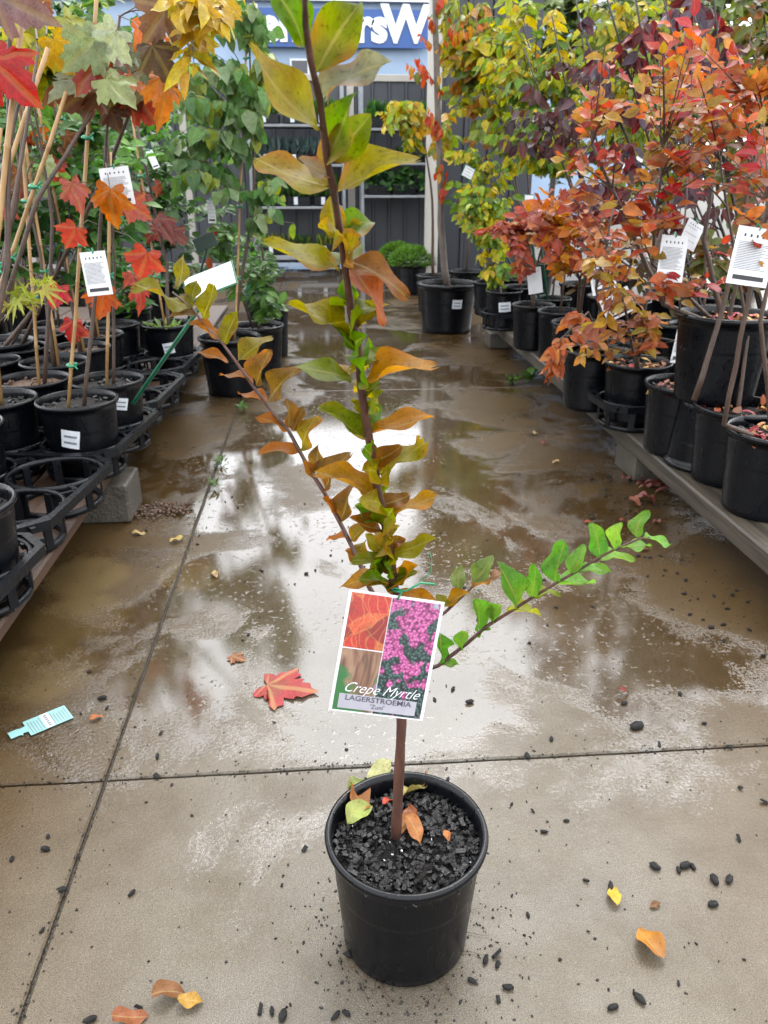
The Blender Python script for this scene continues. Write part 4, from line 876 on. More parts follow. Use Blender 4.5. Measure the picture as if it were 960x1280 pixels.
tall(0, 0, 1.95, 5.2, [blob(690, 120, 5.0, 45, 70, 14, 7, .25), blob(650, 165, 5.2, 45, 35, 10, 6, .2)], dict(pur, cols=[(84, 40, 48), (110, 36, 42), (64, 46, 60), (90, 60, 70)]), 'dark purple leaved tree with thin stems rising behind the salmon leaved shrub', 'purple leaved trees', tops=[(690, 20), (655, 60), (720, 0)])
wis = dict(yg, kind='leaflet', L=.105)
tall(0, 0, 2.3, 6.2, [blob(680, 130, 6.0, 75, 90, 56, 10, .4), blob(650, 60, 6.0, 70, 65, 28, 9, .4)], wis, 'tall yellow green tree with drooping leaflets behind the purple trees', 'yellow green trees behind the bench', 200, 'twig')
tall(0, 0, 2.0, 7.4, [blob(620, 120, 7.2, 60, 85, 46, 10, .4), blob(580, 50, 7.3, 40, 60, 24, 9, .3)], dict(yg, L=.13, cols=[(170, 184, 60), (214, 204, 60), (140, 166, 66), (206, 140, 60), (120, 146, 70), (226, 206, 50)]), 'yellow and olive leaved tree beside the dark shed', 'yellow green trees behind the bench', 120, 'twig')
tall(0, 0, 3.2, 6.0, [blob(800, 60, 5.8, 95, 80, 52, 10, .4), blob(800, 190, 5.6, 95, 70, 34, 8, .3)], dict(wis, cols=[(206, 200, 50), (230, 200, 40), (170, 186, 70), (140, 166, 70)]), 'bright yellow leaflet tree glowing behind the purple trees', 'yellow green trees behind the bench', 150, 'twig')
tall(0, 0, 3.3, 5.0, [blob(930, 60, 4.8, 70, 90, 26, 9, .4), blob(930, 200, 4.6, 60, 90, 22, 8, .3)], dict(yg, cols=[(120, 140, 60), (150, 150, 70), (110, 90, 60), (170, 120, 60)]), 'olive leaved tree behind the scarlet shrub at the bench end', 'yellow green trees behind the bench', 90, 'twig')
tall(0, 0, 2.6, 5.2, [blob(760, 330, 4.9, 80, 60, 24, 8, .3), blob(860, 330, 4.4, 60, 60, 18, 7, .3)], dict(gsh, L=.08, cols=[(70, 80, 40), (110, 90, 44), (90, 60, 40), (120, 110, 50)]), 'low olive and brown shrub filling the gap behind the front row', 'yellow green trees behind the bench', 60, 'twig')
for (x, y, Y, rx, ry, lb) in ((700, 20, 12, 110, 90, 'pale green tree beyond the yard behind the dark shed'), (850, 30, 11, 130, 100, 'grey green tree beyond the yard behind the bright yellow tree'), (990, 20, 9, 130, 120, 'olive tree beyond the yard behind the end of the bench')):
    c = at(x, y + 60, Y); b = Vector((c.x, Y, 0))
    potted('tree', lb, 'tree', 'trees beyond the yard', b, .5, .4, [([b, b + Vector((.05, 0, 1.4)), at(x, y, Y)], .06, .02)], [blob(x, y, Y, rx, ry, 80, 16, .9), blob(x + 20, y + 120, Y, rx, ry * .8, 70, 14, .9)], dict(gsh, L=.2, span=.9, tw=.008, cols=[(132, 158, 96), (156, 176, 116), (110, 140, 84)]), cap=0, pot=False, trunk='greybark')

for k in range(9):
    b = Vector((1.95 + .48 * (k % 2), 2.5 + .42 * k, PZ + .002)); r_ = empty('potted_shrub', b); tag(r_, 'black pot with a bare stem in the rear rows of the timber bench', 'potted shrub', 'rear row pots on the timber bench'); add_pot(r_, .36, .34, 28, chips=0)
    MB().tube([(0, 0, .25), (.02, 0, .6), (.0, .01, 1.0)], [.01, .007, .003], 6).build('stem', M['darktwig'], r_)
tall(0, 0, 2.9, 3.9, [blob(930, 120, 3.9, 60, 110, 18, 8, .3), blob(900, 330, 3.7, 70, 60, 14, 7, .2)], dict(gsh, L=.1, cols=[(104, 116, 50), (130, 110, 56), (90, 84, 46), (150, 90, 50)]), 'olive and bronze shrub between the purple tree and the end pot', 'yellow green trees behind the bench', 60, 'twig')
# big tree in big pot in the aisle, weeping orange leaves
bb = atz(559, 408, 0); bb = Vector((bb.x, 7.0, .002)); bb.x = at(558, 400, 7.0).x
BH = .42
orl = dict(kind='oval', L=.085, cols=[(220, 96, 50), (226, 120, 60), (200, 70, 50), (214, 160, 60), (140, 150, 60)], droop=1.6, span=.3, side=.3, fwd=.1, nup=.3, ncam=.8, tw=.002)
potted('potted_tree', 'weeping tree with grey trunk and sparse orange leaves in the biggest black pot', 'potted tree', None, bb, .55, BH,
       [([bb + Vector((0, 0, BH * .8)), at(550, 250, 7.0), at(546, 60, 7.0), at(544, -30, 7.0)], .032, .022)],
       [blob(548, 150, 6.8, 20, 80, 9, 5, .15), blob(515, 60, 6.8, 22, 50, 5, 4, .2), blob(560, 30, 6.9, 40, 40, 12, 7, .25), blob(553, 215, 6.8, 8, 25, 5, 5, .06)], orl, trunk='greybark', cap=150, stick=(TOWARD + .1, .62, .09, .075), chips=30, potn=56)
b = Vector((at(546, 330, 8.0).x - .02, 8.1, .002))
potted('potted_tree', 'thin tree with yellow leaf spray reaching left, in a black pot by the cream post', 'potted tree', None, b, .36, .36, [([b + Vector((0, 0, .3)), at(540, 250, 8.05), at(528, 150, 8.0)], .018, .006)],
       [blob(505, 140, 7.6, 35, 16, 16, 7, .15), blob(498, 165, 7.5, 25, 18, 9, 5, .15), blob(560, 170, 7.4, 14, 30, 8, 5, .1)], dict(yg, L=.12, cols=[(190, 200, 50), (226, 200, 40), (160, 190, 60), (230, 180, 40)]), trunk='twig', cap=120)
b = Vector((at(585, 330, 8.4).x, 8.5, .002)); r_ = empty('potted_shrub', b); tag(r_, 'black pot of dark soil against the dark shed wall', 'potted shrub'); add_pot(r_, .4, .36, 32, chips=10)
MB().tube([(0, 0, .3), (.02, 0, .7), (.0, 0, 1.3)], [.012, .01, .004], 6).build('stem', M['twig'], r_)
# mounded green plants in pots in front of the trolley
for x, y, Y, rr, lb in ((515, 325, 9.4, .30, 'soft mounded bright green plant in a black pot in front of the ivy trolley'), (497, 318, 10.2, .26, 'mounded green plant half hidden behind its brighter twin')):
    p = at(x, 345, Y); b = Vector((p.x, Y, .002)); r_ = empty('potted_shrub', b); tag(r_, lb, 'potted shrub'); add_pot(r_, .4, .34, 32, chips=0)
    f = MB()
    for _ in range(900):
        th, ph = rnd.uniform(0, 6.28), math.acos(rnd.random()); d = Vector((math.sin(ph)*math.cos(th), math.sin(ph)*math.sin(th), math.cos(ph)))
        k = .8 + .2 * noise.noise(d * 3); vs, fs, uv = leaf_variants('lance', 4)[rnd.randrange(7)]
        mat = basis(Vector((d.x * rr * .75, d.y * rr * .75, .32 + d.z * rr * .55)) * 1.0, d + Vector((rnd.gauss(0, .3), rnd.gauss(0, .3), .2)), (rnd.gauss(0, 1), rnd.gauss(0, 1), .5), .1 * k, .5)
        f.add([mat @ Vector(q) for q in vs], fs, True, uv, var(rnd.choice([(104, 156, 62), (122, 172, 76), (86, 136, 54)]), .2))
    tag(f.build('foliage', M['leafA'], r_), kind='stuff')

# ------------------------------------------------------------------ the crepe myrtle in front
MD, MH = .282, .253
mc = atz(508, 1036, MH); MBASE = Vector((mc.x, mc.y, .002))
root = empty('potted_crepe_myrtle', MBASE); tag(root, 'young crepe myrtle with olive and orange leaves in a wet black pot mid aisle', 'potted tree')
MB().lathe(pot_profile(MD, MH), 96).build('pot', M['pot'], root)
ZS = MH * .84
s = MB(); N, K = 64, 24; vs = [(0, 0, ZS)]; fs = []
for a in range(1, K + 1):
    for q in range(N):
        an = 6.28319 * q / N; r_ = MD / 2 * .895 * a / K; x, y = r_ * math.cos(an), r_ * math.sin(an)
        vs.append((x, y, ZS + .012 * noise.noise(Vector((x * 30, y * 30, 3))) + .006 * noise.noise(Vector((x * 110, y * 110, 5)))))
for q in range(N): fs.append((0, 1 + q, 1 + (q+1) % N))
for a in range(K - 1):
    for q in range(N): q2 = (q+1) % N; fs.append((1+a*N+q, 1+(a+1)*N+q, 1+(a+1)*N+q2, 1+a*N+q2))
s.add(vs, fs); s.build('soil', M['soil'], root)
c = MB()
for _ in range(900):
    a = rnd.uniform(0, 6.28); q = MD/2 * .88 * math.sqrt(rnd.random()); add_chip(c, (q*math.cos(a), q*math.sin(a), ZS + rnd.uniform(.002, .012)), rnd.uniform(.0025, .0085) * (1.25 if q > .07 else .9))
tag(c.build('bark_chips', M['chip'], root), kind='stuff')
c = MB()
for _ in range(14):
    a = rnd.uniform(0, 6.28); q = MD/2 * .85 * math.sqrt(rnd.random()); add_chip(c, (q*math.cos(a), q*math.sin(a), ZS + .011), .0016)
tag(c.build('perlite', M['white'], root), kind='stuff')
rt = MB()
for _ in range(9):
    a = rnd.choice([rnd.uniform(-1.5, -1.0), rnd.uniform(-.6, .3), rnd.uniform(-2.6, -2.0)]); p = Vector((MD*.39*math.cos(a), MD*.39*math.sin(a), .004)); pts = [p]
    for k in range(6): a += rnd.uniform(-.6, .6); p = p + Vector((math.cos(a), math.sin(a), 0)) * .008; pts.append(Vector((p.x, p.y, .002)))
    rt.tube(pts, [.0009 - .00011 * k for k in range(7)], 4)
rt.build('roots', M['stem'], root)

L2 = lambda p: Vector(p) - MBASE
SY_ = [(1040, mc.y), (905, mc.y - .005), (738, 1.0), (550, .94), (388, .885), (237, .82), (75, .75), (-60, .70)]
def sY(y):
    for (a, A), (b, B) in zip(SY_, SY_[1:]):
        if y <= a and y >= b: return A + (B - A) * (a - y) / (a - b)
    return SY_[-1][1] if y < 0 else SY_[0][1]
SP = [(495, 1045), (498, 985), (502, 905), (500, 830), (497, 780), (493, 738), (489, 700), (485, 672), (479, 641), (472, 611), (462, 552), (452, 488), (447, 425), (439, 392), (432, 335), (427, 304), (417, 237), (409, 200), (400, 125), (388, 75), (382, 32), (381, 0), (381, -60)]
pts = [L2(at(x, y, sY(y))) for x, y in SP]; n = len(pts)
fine = []
for i in range(n - 1):
    for k in range(3): fine.append(pts[i].lerp(pts[i+1], k / 3))
fine.append(pts[-1])
rad = [max(.0024, .0093 - .0072 * (i / len(fine)) ** .75) * (1 + .08 * math.sin(i * 2.1)) for i in range(len(fine))]
MB().tube(fine, rad, 10).build('stem', M['stem'], root)
LB = [(493, 790, .99), (461, 733, 1.03), (448, 700, 1.05), (430, 663, 1.07), (406, 617, 1.09), (387, 587, 1.1), (361, 539, 1.12), (341, 516, 1.13), (317, 484, 1.14), (297, 455, 1.15), (277, 428, 1.16), (256, 408, 1.17), (242, 387, 1.175), (215, 365, 1.18)]
MB().tube([L2(at(*q)) for q in LB], [.0042 - .0028 * i / 13 for i in range(14)], 7).build('branch', M['stem'], root)
RB = [(499, 850, 1.0), (548, 832, 1.0), (584, 804, .99), (608, 783, .985), (637, 765, .98), (665, 747, .97), (693, 730, .96), (718, 716, .955), (747, 698, .95), (768, 687, .94), (800, 673, .93), (812, 672, .93)]
MB().tube([L2(at(*q)) for q in RB], [.0034 - .002 * i / 11 for i in range(12)], 7).build('branch', M['stem'], root)
RB2 = [(498, 805, 1.0), (557, 765, 1.04), (591, 733, 1.06), (616, 721, 1.07), (638, 709, 1.08)]
MB().tube([L2(at(*q)) for q in RB2], [.003, .0026, .0022, .0018, .0012], 7).build('branch', M['stem'], root)
def yon(path, y):
    for (x0, y0, A), (x1, y1, B) in zip(path, path[1:]):
        if y1 <= y <= y0: return A + (B - A) * (y0 - y) / max(1, y0 - y1)
    return path[-1][2] if y < path[-1][1] else path[0][2]
def mleaf(nx, ny, tx, ty, Y, dY, wpx, c, mat='leafM', up=1):
    p0, p1 = at(nx, ny, Y), at(tx, ty, Y + dY); ax = p1 - p0; L = ax.length; ax.normalize()
    lpx = FPX * L / depth(p0); cosf = max(.3, min(1, wpx / (.64 * lpx))); ang = math.acos(cosf)
    v = (CAM - p0.lerp(p1, .5)).normalized(); nr = (v - ax * v.dot(ax)).normalized()
    n1 = Matrix.Rotation(ang, 3, ax) @ nr; n2 = Matrix.Rotation(-ang, 3, ax) @ nr
    nn = n1 if (n1.z > n2.z) == (up > 0) else n2
    m = MB(); vs, fs, uv = leaf_geo('myrtle', rnd, 12, True); m.add(vs, fs, True, uv)
    o = link('leaf', m.mesh('leaf', M[mat]), root, mw=basis(L2(p0), ax, nn, L)); o.color = var(c, .1)
OL, YO, OG, BR_, GY, GN = (122, 140, 16), (164, 154, 14), (196, 140, 26), (142, 96, 36), (150, 146, 124), (100, 142, 20)
for q in [(395, 92, 452, 2, 62, OL), (380, 60, 345, -22, 44, GN), (402, 162, 303, 60, 44, YO), (402, 125, 472, 58, 30, GY), (410, 200, 464, 142, 50, OL), (408, 205, 428, 116, 40, GN), (414, 235, 318, 188, 38, YO), (420, 242, 512, 176, 34, YO), (414, 222, 372, 198, 22, GY),
          (425, 302, 472, 268, 40, GN), (423, 300, 412, 244, 36, YO), (426, 338, 328, 300, 26, YO), (434, 327, 518, 357, 30, BR_), (434, 329, 492, 400, 26, (206, 112, 60)), (440, 389, 478, 372, 24, OL), (438, 382, 428, 344, 20, GN), (438, 420, 363, 372, 24, YO), (447, 412, 484, 376, 20, YO), (446, 456, 488, 438, 26, OL), (452, 477, 532, 432, 22, OG), (442, 474, 381, 441, 22, OL),
          (445, 440, 420, 405, 18, GN), (456, 548, 396, 510, 24, OL), (455, 516, 484, 506, 24, GN), (464, 542, 538, 507, 24, OG), (462, 520, 440, 498, 16, YO), (463, 577, 502, 556, 26, BR_), (472, 602, 528, 546, 24, YO), (470, 622, 408, 574, 26, OG), (474, 632, 510, 614, 24, BR_), (482, 648, 538, 606, 22, OG), (478, 662, 435, 648, 22, BR_), (474, 652, 445, 629, 20, GN),
          (484, 684, 508, 674, 18, BR_), (488, 694, 538, 664, 20, YO), (482, 690, 460, 664, 20, YO), (487, 702, 448, 690, 20, OL), (468, 718, 480, 694, 18, GN), (489, 736, 448, 724, 22, GN), (491, 726, 512, 712, 18, OL), (490, 740, 516, 704, 14, OG), (489, 730, 428, 717, 16, OG), (496, 748, 536, 736, 16, OG), (492, 715, 470, 706, 14, YO), (470, 600, 462, 566, 16, GN), (452, 500, 470, 470, 18, OL)]:
    x0, y0, x1, y1, wp, c = q; mleaf(x0, y0, x1, y1, sY(y0), rnd.uniform(-.035, .03), wp, c)
    if 250 < y0 < 720:                                    # the shorter partner leaf of each pair, turned towards or away from the camera
        dx, dy = x1 - x0, y1 - y0; k = rnd.uniform(.35, .6)
        mleaf(x0 + rnd.uniform(-3, 3), y0 - rnd.uniform(2, 12), x0 - dx * k * rnd.uniform(-.4, .6), y0 - 8 - abs(dx) * k * rnd.uniform(.45, .8), sY(y0), rnd.choice([-.05, .06]), wp * .8, rnd.choice([GN, OL, YO, YO]))
LO, LBn, LR = (138, 130, 36), (130, 98, 46), (180, 112, 48)
for q in [(240, 386, 166, 350, 16, LO), (222, 362, 226, 316, 18, LO), (239, 386, 240, 346, 20, LO), (253, 398, 271, 354, 22, LO), (245, 394, 206, 387, 12, LBn), (276, 427, 240, 396, 14, LR), (280, 431, 298, 389, 22, LO), (297, 452, 331, 410, 24, LO), (286, 453, 246, 441, 13, LR), (317, 480, 278, 455, 16, LR), (320, 482, 337, 436, 24, LBn), (335, 502, 364, 454, 24, LBn), (335, 505, 296, 490, 13, LR), (361, 538, 322, 516, 15, LR),
          (361, 535, 358, 497, 16, LBn), (366, 540, 376, 506, 14, LBn), (376, 564, 397, 519, 22, LO), (374, 567, 328, 552, 15, LR), (393, 592, 392, 556, 18, LBn), (406, 615, 425, 564, 22, LBn), (391, 597, 377, 576, 14, LR), (426, 654, 428, 604, 22, LBn), (436, 673, 407, 666, 12, LR), (439, 676, 459, 651, 18, LO), (452, 709, 431, 687, 16, LR), (448, 700, 454, 672, 16, YO), (460, 730, 440, 716, 14, OG), (420, 640, 402, 622, 12, LR)]:
    x0, y0, x1, y1, wp, c = q; mleaf(x0, y0, x1, y1, yon(LB, y0), rnd.uniform(-.02, .03), wp, c)
G1, G2 = (100, 162, 60), (134, 190, 78)
for q in [(555, 827, 553, 792, 16, G1), (552, 832, 574, 831, 11, G2), (573, 812, 586, 788, 18, G2), (598, 788, 594, 749, 22, G1), (615, 778, 629, 756, 18, G2), (618, 776, 606, 754, 14, G2), (594, 796, 614, 785, 9, G2), (633, 766, 676, 757, 13, (168, 178, 60)), (647, 756, 642, 709, 24, G1), (663, 747, 672, 703, 22, G1), (665, 747, 699, 734, 14, (164, 180, 66)), (693, 729, 703, 674, 25, G1), (714, 718, 724, 678, 22, G2), (694, 731, 744, 732, 14, G2), (722, 714, 765, 717, 15, G2), (750, 697, 742, 654, 25, G1), (750, 698, 795, 700, 14, G2), (768, 687, 777, 653, 20, G2), (771, 686, 815, 677, 12, G2), (795, 672, 807, 636, 21, G1), (804, 671, 841, 677, 12, G2)]:
    x0, y0, x1, y1, wp, c = q; mleaf(x0, y0, x1, y1, yon(RB, y0), rnd.uniform(-.02, .02), wp, c, 'leafG')
for q in [(573, 738, 577, 706, 21, (124, 150, 84)), (591, 728, 613, 693, 25, (130, 158, 88)), (559, 759, 582, 739, 16, OG), (590, 734, 614, 721, 12, OG), (612, 722, 643, 708, 12, (186, 140, 110)), (562, 756, 551, 743, 12, (150, 150, 60))]:
    x0, y0, x1, y1, wp, c = q; mleaf(x0, y0, x1, y1, 1.05, rnd.uniform(-.02, .02), wp, c, 'leafG' if c[1] > 145 else 'leafM')
# withered leaves lying on the soil
def floor_leaf(name, p, ang, L, c, label, group=None, kind='oval', up=.15, mat='dry', roll=0.):
    d = Vector((math.cos(ang), math.sin(ang), up)); m = MB(); vs, fs, uv = leaf_geo(kind, rnd, 10, True); m.add(vs, fs, True, uv)
    if kind == 'maple': vs = [(x, y, z * .25) for x, y, z in vs]; m = MB(); m.add(vs, fs, True, uv)
    zmin = min(v[2] for v in vs)
    o = link(name, m.mesh(name, M[mat]), mw=basis(Vector(p) + Vector((0, 0, -min(0, zmin) * L * .8 + .002)), d, (math.sin(ang) * roll, -math.cos(ang) * roll, 1), L)); cv = var(c, .08); gq = sum(cv[:3]) / 3; o.color = tuple((gq + (v - gq) * .92) * .86 for v in cv[:3]) + (1,); return tag(o, label, 'leaf', group)
for x0, y0, x1, y1, c, lb in ((460, 985, 488, 955, (206, 206, 140), 'pale yellow withered leaf standing at the back of the big pot soil'), (452, 1022, 447, 982, (176, 112, 52), 'curled brown leaf against the left inside of the pot'), (436, 1000, 456, 978, (124, 150, 60), 'green withered leaf at the pot rim'), (434, 1040, 468, 1014, (168, 180, 90), 'pale green curled leaf on the left of the soil'), (478, 1008, 496, 1000, (206, 70, 50), 'small red leaf fragment beside the stem foot'), (500, 1000, 534, 985, (206, 196, 116), 'cream yellow leaf behind the stem foot'), (520, 990, 534, 966, (150, 92, 48), 'upright brown leaf at the back of the soil'), (492, 1048, 516, 1024, (178, 104, 46), 'orange brown curled leaf in front of the stem foot'), (506, 1030, 526, 1056, (190, 116, 54), 'tan curled leaf pointing to the pot rim'), (556, 1042, 560, 1054, (220, 130, 40), 'tiny orange leaf on the black soil'), (510, 1014, 522, 1034, (170, 90, 44), 'brown leaf folded beside the stem')):
    p0, p1 = atz(x0, y0, MBASE.z + ZS + .008), atz(x1, y1, MBASE.z + ZS + .008 + (.02 if 'upright' in lb or 'standing' in lb else 0)); d = p1 - p0
    floor_leaf('fallen_leaf', p0, math.atan2(d.y, d.x), d.length, c, lb, None, 'myrtle', d.z / max(d.length, .01) + .1, roll=rnd.uniform(-.7, .7))

# ------------------------------------------------------------------ printed plant tag hanging on the stem
def photo_mat(kind):
    m, n, b, L = new_mat('print_' + kind); tc = nd(n, 'ShaderNodeTexCoord'); P = tc.outputs['Object']; b.inputs['Roughness'].default_value = .3
    if kind == 'red':
        dn = nd(n, 'ShaderNodeTexNoise', Scale=30, Detail=2); L.new(P, dn.inputs['Vector']); P2 = mixc(n, L, .012, P, dn.outputs['Color'], 'ADD'); v = nd(n, 'ShaderNodeTexVoronoi', Scale=32.); L.new(P2, v.inputs['Vector']); e = nd(n, 'ShaderNodeTexVoronoi', Scale=32.); e.feature = 'DISTANCE_TO_EDGE'; L.new(P2, e.inputs['Vector'])
        sp = nd(n, 'ShaderNodeSeparateColor'); L.new(v.outputs['Color'], sp.inputs[0])
        c = ramp_out(n, L, sp.outputs[0], [(0., lin((150, 30, 20))), (.45, lin((222, 54, 34))), (.75, lin((232, 96, 50))), (1., lin((190, 120, 50)))])
        c = mixc(n, L, mth(n, L, 'MULTIPLY', ramp_out(n, L, e.outputs[0], [(0., 1.), (.05, 0.)]), .45), c, lin((236, 150, 80)))
        z = nd(n, 'ShaderNodeTexNoise', Scale=260, Detail=3); L.new(P, z.inputs['Vector']); c = mixc(n, L, ramp_out(n, L, z.outputs[0], [(.45, 0.), (.8, .7)]), c, lin((120, 20, 16)))
        wv = nd(n, 'ShaderNodeTexWave', Scale=22., Distortion=14., Detail=1.); L.new(P2, wv.inputs['Vector']); c = mixc(n, L, ramp_out(n, L, wv.outputs[0], [(.92, 0.), (.99, .3)]), c, lin((244, 180, 110)))
        c = mixc(n, L, ramp_out(n, L, dn.outputs[0], [(.55, 0.), (.7, .5)]), c, lin((110, 50, 24)))
    elif kind == 'bark':
        mp = nd(n, 'ShaderNodeMapping'); mp.inputs['Scale'].default_value = (60, 14, 1); L.new(P, mp.inputs[0]); z = nd(n, 'ShaderNodeTexNoise', Scale=1, Detail=5, Distortion=1.2); L.new(mp.outputs[0], z.inputs['Vector'])
        c = ramp_out(n, L, z.outputs[0], [(.3, lin((60, 56, 40))), (.45, lin((140, 98, 76))), (.6, lin((178, 140, 112))), (.7, lin((96, 110, 70)))])
        sp = nd(n, 'ShaderNodeSeparateXYZ'); L.new(P, sp.inputs[0]); z2 = nd(n, 'ShaderNodeTexNoise', Scale=50, Detail=4); L.new(P, z2.inputs['Vector'])
        gl = mth(n, L, 'ADD', mth(n, L, 'MULTIPLY', sp.outputs[0], -14.), mth(n, L, 'MULTIPLY', sp.outputs[1], -9.)); gl = mth(n, L, 'ADD', gl, z2.outputs[0])
        c = mixc(n, L, ramp_out(n, L, gl, [(.6, 0.), (.8, 1.)]), c, lin((50, 120, 56)))
        c = mixc(n, L, ramp_out(n, L, z2.outputs[0], [(.64, 0.), (.7, 1.)]), c, lin((176, 120, 176)))
    else:
        v = nd(n, 'ShaderNodeTexVoronoi', Scale=58.); L.new(P, v.inputs['Vector']); z = nd(n, 'ShaderNodeTexNoise', Scale=32, Detail=3); L.new(P, z.inputs['Vector']); z2 = nd(n, 'ShaderNodeTexVoronoi', Scale=260.); L.new(P, z2.inputs['Vector'])
        sp = nd(n, 'ShaderNodeSeparateXYZ'); L.new(P, sp.inputs[0])
        bgc = ramp_out(n, L, z2.outputs[0], [(.1, lin((96, 134, 126))), (.5, lin((34, 62, 58))), (.8, lin((8, 18, 20)))])
        bgc = mixc(n, L, ramp_out(n, L, mth(n, L, 'ADD', mth(n, L, 'MULTIPLY', sp.outputs[1], 8.), mth(n, L, 'MULTIPLY', z.outputs[0], .5)), [(.78, 0.), (.9, 1.)]), bgc, lin((170, 196, 206)))
        fl = mth(n, L, 'SUBTRACT', mth(n, L, 'ADD', z.outputs[0], .27), mth(n, L, 'MULTIPLY', v.outputs['Distance'], .55))
        fl = mth(n, L, 'ADD', fl, mth(n, L, 'MULTIPLY', sp.outputs[1], 2.2))
        pk = ramp_out(n, L, z2.outputs[0], [(.1, lin((238, 150, 204))), (.45, lin((206, 84, 156))), (.8, lin((110, 30, 84)))])
        c = mixc(n, L, ramp_out(n, L, fl, [(.44, 0.), (.5, 1.)]), bgc, pk)
    c = mixc(n, L, 1., c, (.42, .42, .42, 1), 'MULTIPLY'); L.new(c, b.inputs['Base Color']); return m
def frame_from(TL, TR, BL):
    u = (TR - TL); v = (BL - TL); W = u.length; u = u.normalized(); v = (v - u * v.dot(u)); Hh = v.length; v.normalize(); nrm = u.cross(-v)
    c = TL + u * W / 2 + v * Hh / 2
    return Matrix(((u.x, -v.x, nrm.x, c.x), (u.y, -v.y, nrm.y, c.y), (u.z, -v.z, nrm.z, c.z), (0, 0, 0, 1))), W, Hh
mw, W, Hh = frame_from(at(437, 736, .955), at(556, 753, .955), at(424, 889, .905))
tg = MB().bbox((-W/2, -Hh/2, -.0008), (W/2, Hh/2, 0), .0002).build('plant_tag', M['white'], mw=mw); tag(tg, 'printed plant tag with red leaf and pink flower photos hanging on the myrtle stem', 'plant tag')
def panel(x0, x1, y0, y1, mat, name, z=.0006, par=None):
    m = MB(); X0, X1, Y0, Y1 = (x0-.5)*W, (x1-.5)*W, (.5-y1)*Hh, (.5-y0)*Hh; cx, cy = (X0+X1)/2, (Y0+Y1)/2
    m.box((X0-cx, Y0-cy, -.0003), (X1-cx, Y1-cy, .0002)); o = m.build(name, mat, par or tg); o.location = (cx, cy, z); return o
panel(.03, .445, .02, .465, photo_mat('red'), 'photo_print'); panel(.03, .445, .475, .985, photo_mat('bark'), 'photo_print'); panel(.455, .965, .02, .985, photo_mat('flower'), 'photo_print')
M['band'] = simple('label_band', (176, 172, 182), (190, 188, 198), 30, .4); M['bandink'] = simple('label_ink', (70, 66, 84), (84, 80, 98), 30, .5)
panel(.08, .90, .845, .965, M['band'], 'name_band', .0013)
def put_text(s, size, mat, par, x, y, z, shear=0., off=0., name='lettering', sx=1.):
    o = link(name, text_mesh(s, size, mat, 0, shear, off), par); o.location = (x, y, z); o.scale = (sx, 1, 1); return o
put_text('Crepe Myrtle', .0215, M['white'], tg, .0, (.5 - .825) * Hh, .0016, .6, -.0002, sx=.95)
put_text('LAGERSTROEMIA', .0108, M['bandink'], tg, -.001, (.5 - .893) * Hh, .0022, 0, .0001, sx=1.18)
put_text("'Zuni'", .0095, M['bandink'], tg, -.001, (.5 - .945) * Hh, .0022, 0, 0)
m = MB(); hole = Vector((0, Hh * .47, .002)); inv = mw.inverted(); sp = inv @ at(492, 736, .995)
m.tube([hole, hole + Vector((.004, .012, .004)), sp + Vector((-.008, 0, .012)), sp + Vector((.0, .004, .013)), sp + Vector((.01, 0, .0)), sp + Vector((.0, 0, -.013)), sp + Vector((-.01, 0, 0)), sp + Vector((0, .002, .014)), hole + Vector((.010, .016, .006)), hole + Vector((.028, .030, .004)), hole + Vector((.05, .030, .0))], .0016, 5)
m.tube([hole + Vector((.028, .032, .0)), hole + Vector((.042, .045, -.004)), hole + Vector((.04, .065, -.006)), hole + Vector((.034, .075, -.004))], .0007, 4); m.build('twist_tie', M['greentie'], tg)

# white information tags on the side plants
def info_tag(TL, TR, BL, Y, label, dy=.02, lines=17, band=True, mat='white', name='plant_tag'):
    mw, W, Hh = frame_from(at(*TL, Y), at(*TR, Y + .01), at(*BL, Y - dy)); ch = W * .06
    o = MB().bbox((-W/2, -Hh/2, -.001), (W/2, Hh/2, 0), .0003).build(name, M[mat], mw=mw); tag(o, label, 'plant tag')
    m = MB(); k = MB()
    for i in range(lines):
        y = Hh * (.24 - .46 * i / max(1, lines - 1)); ln = rnd.uniform(.6, .84) * W; m.box((-W*.42, y - Hh*.0055, .0002), (-W*.42 + ln, y + Hh*.0055, .0006))
    for i in range(5): x = -W * .3 + i * W * .15; k.box((x - W*.022, Hh*.33, .0002), (x + W*.022, Hh*.38, .0006))
    if band: k.box((-W*.38, -Hh*.41, .0002), (W*.38, -Hh*.33, .0006))
    tag(m.build('fine_print', M['greyink'], o), kind='stuff'); tag(k.build('print', M['ink'], o), kind='stuff')
    t = MB(); t.tube([(0, Hh*.46, .001), (.004, Hh*.5, .004), (.0, Hh*.5 + .012, -.012), (-.004, Hh*.5, -.01), (-.012, Hh*.49 + .01, .004)], .0022, 4); t.build('tie', M['greentie'], o)
    return o
info_tag((123, 211), (160, 207), (134, 259), 2.86, 'white information tag hanging beside the orange maple leaf on a thin stem')
info_tag((99, 316), (131, 313), (108, 371), 2.80, 'white information tag tied to the single straight maple cane')
info_tag((828, 293), (861, 296), (832, 352), 2.68, 'white information tag on the leaning stem of the raised shrub')
info_tag((924, 281), (975, 289), (904, 353), 2.25, 'large white information tag hanging on the shrub in the end pot')
info_tag((862, 272), (881, 284), (850, 305), 2.9, 'white tag corner poking out between crimson leaves', lines=3, band=False)
info_tag((735, 330), (766, 322), (735, 372), 4.0, 'white information tag behind the yellow orange shrub')
info_tag((748, 375), (784, 357), (764, 402), 3.3, 'tilted white information tag over the ringed pot')
info_tag((849, 402), (868, 405), (850, 455), 3.35, 'narrow white information tag between the pot with pink leaves and the raised pot')
info_tag((182, 190), (190, 187), (184, 215), 4.4, 'tiny white tag on the canes of the dark red maple', lines=4)
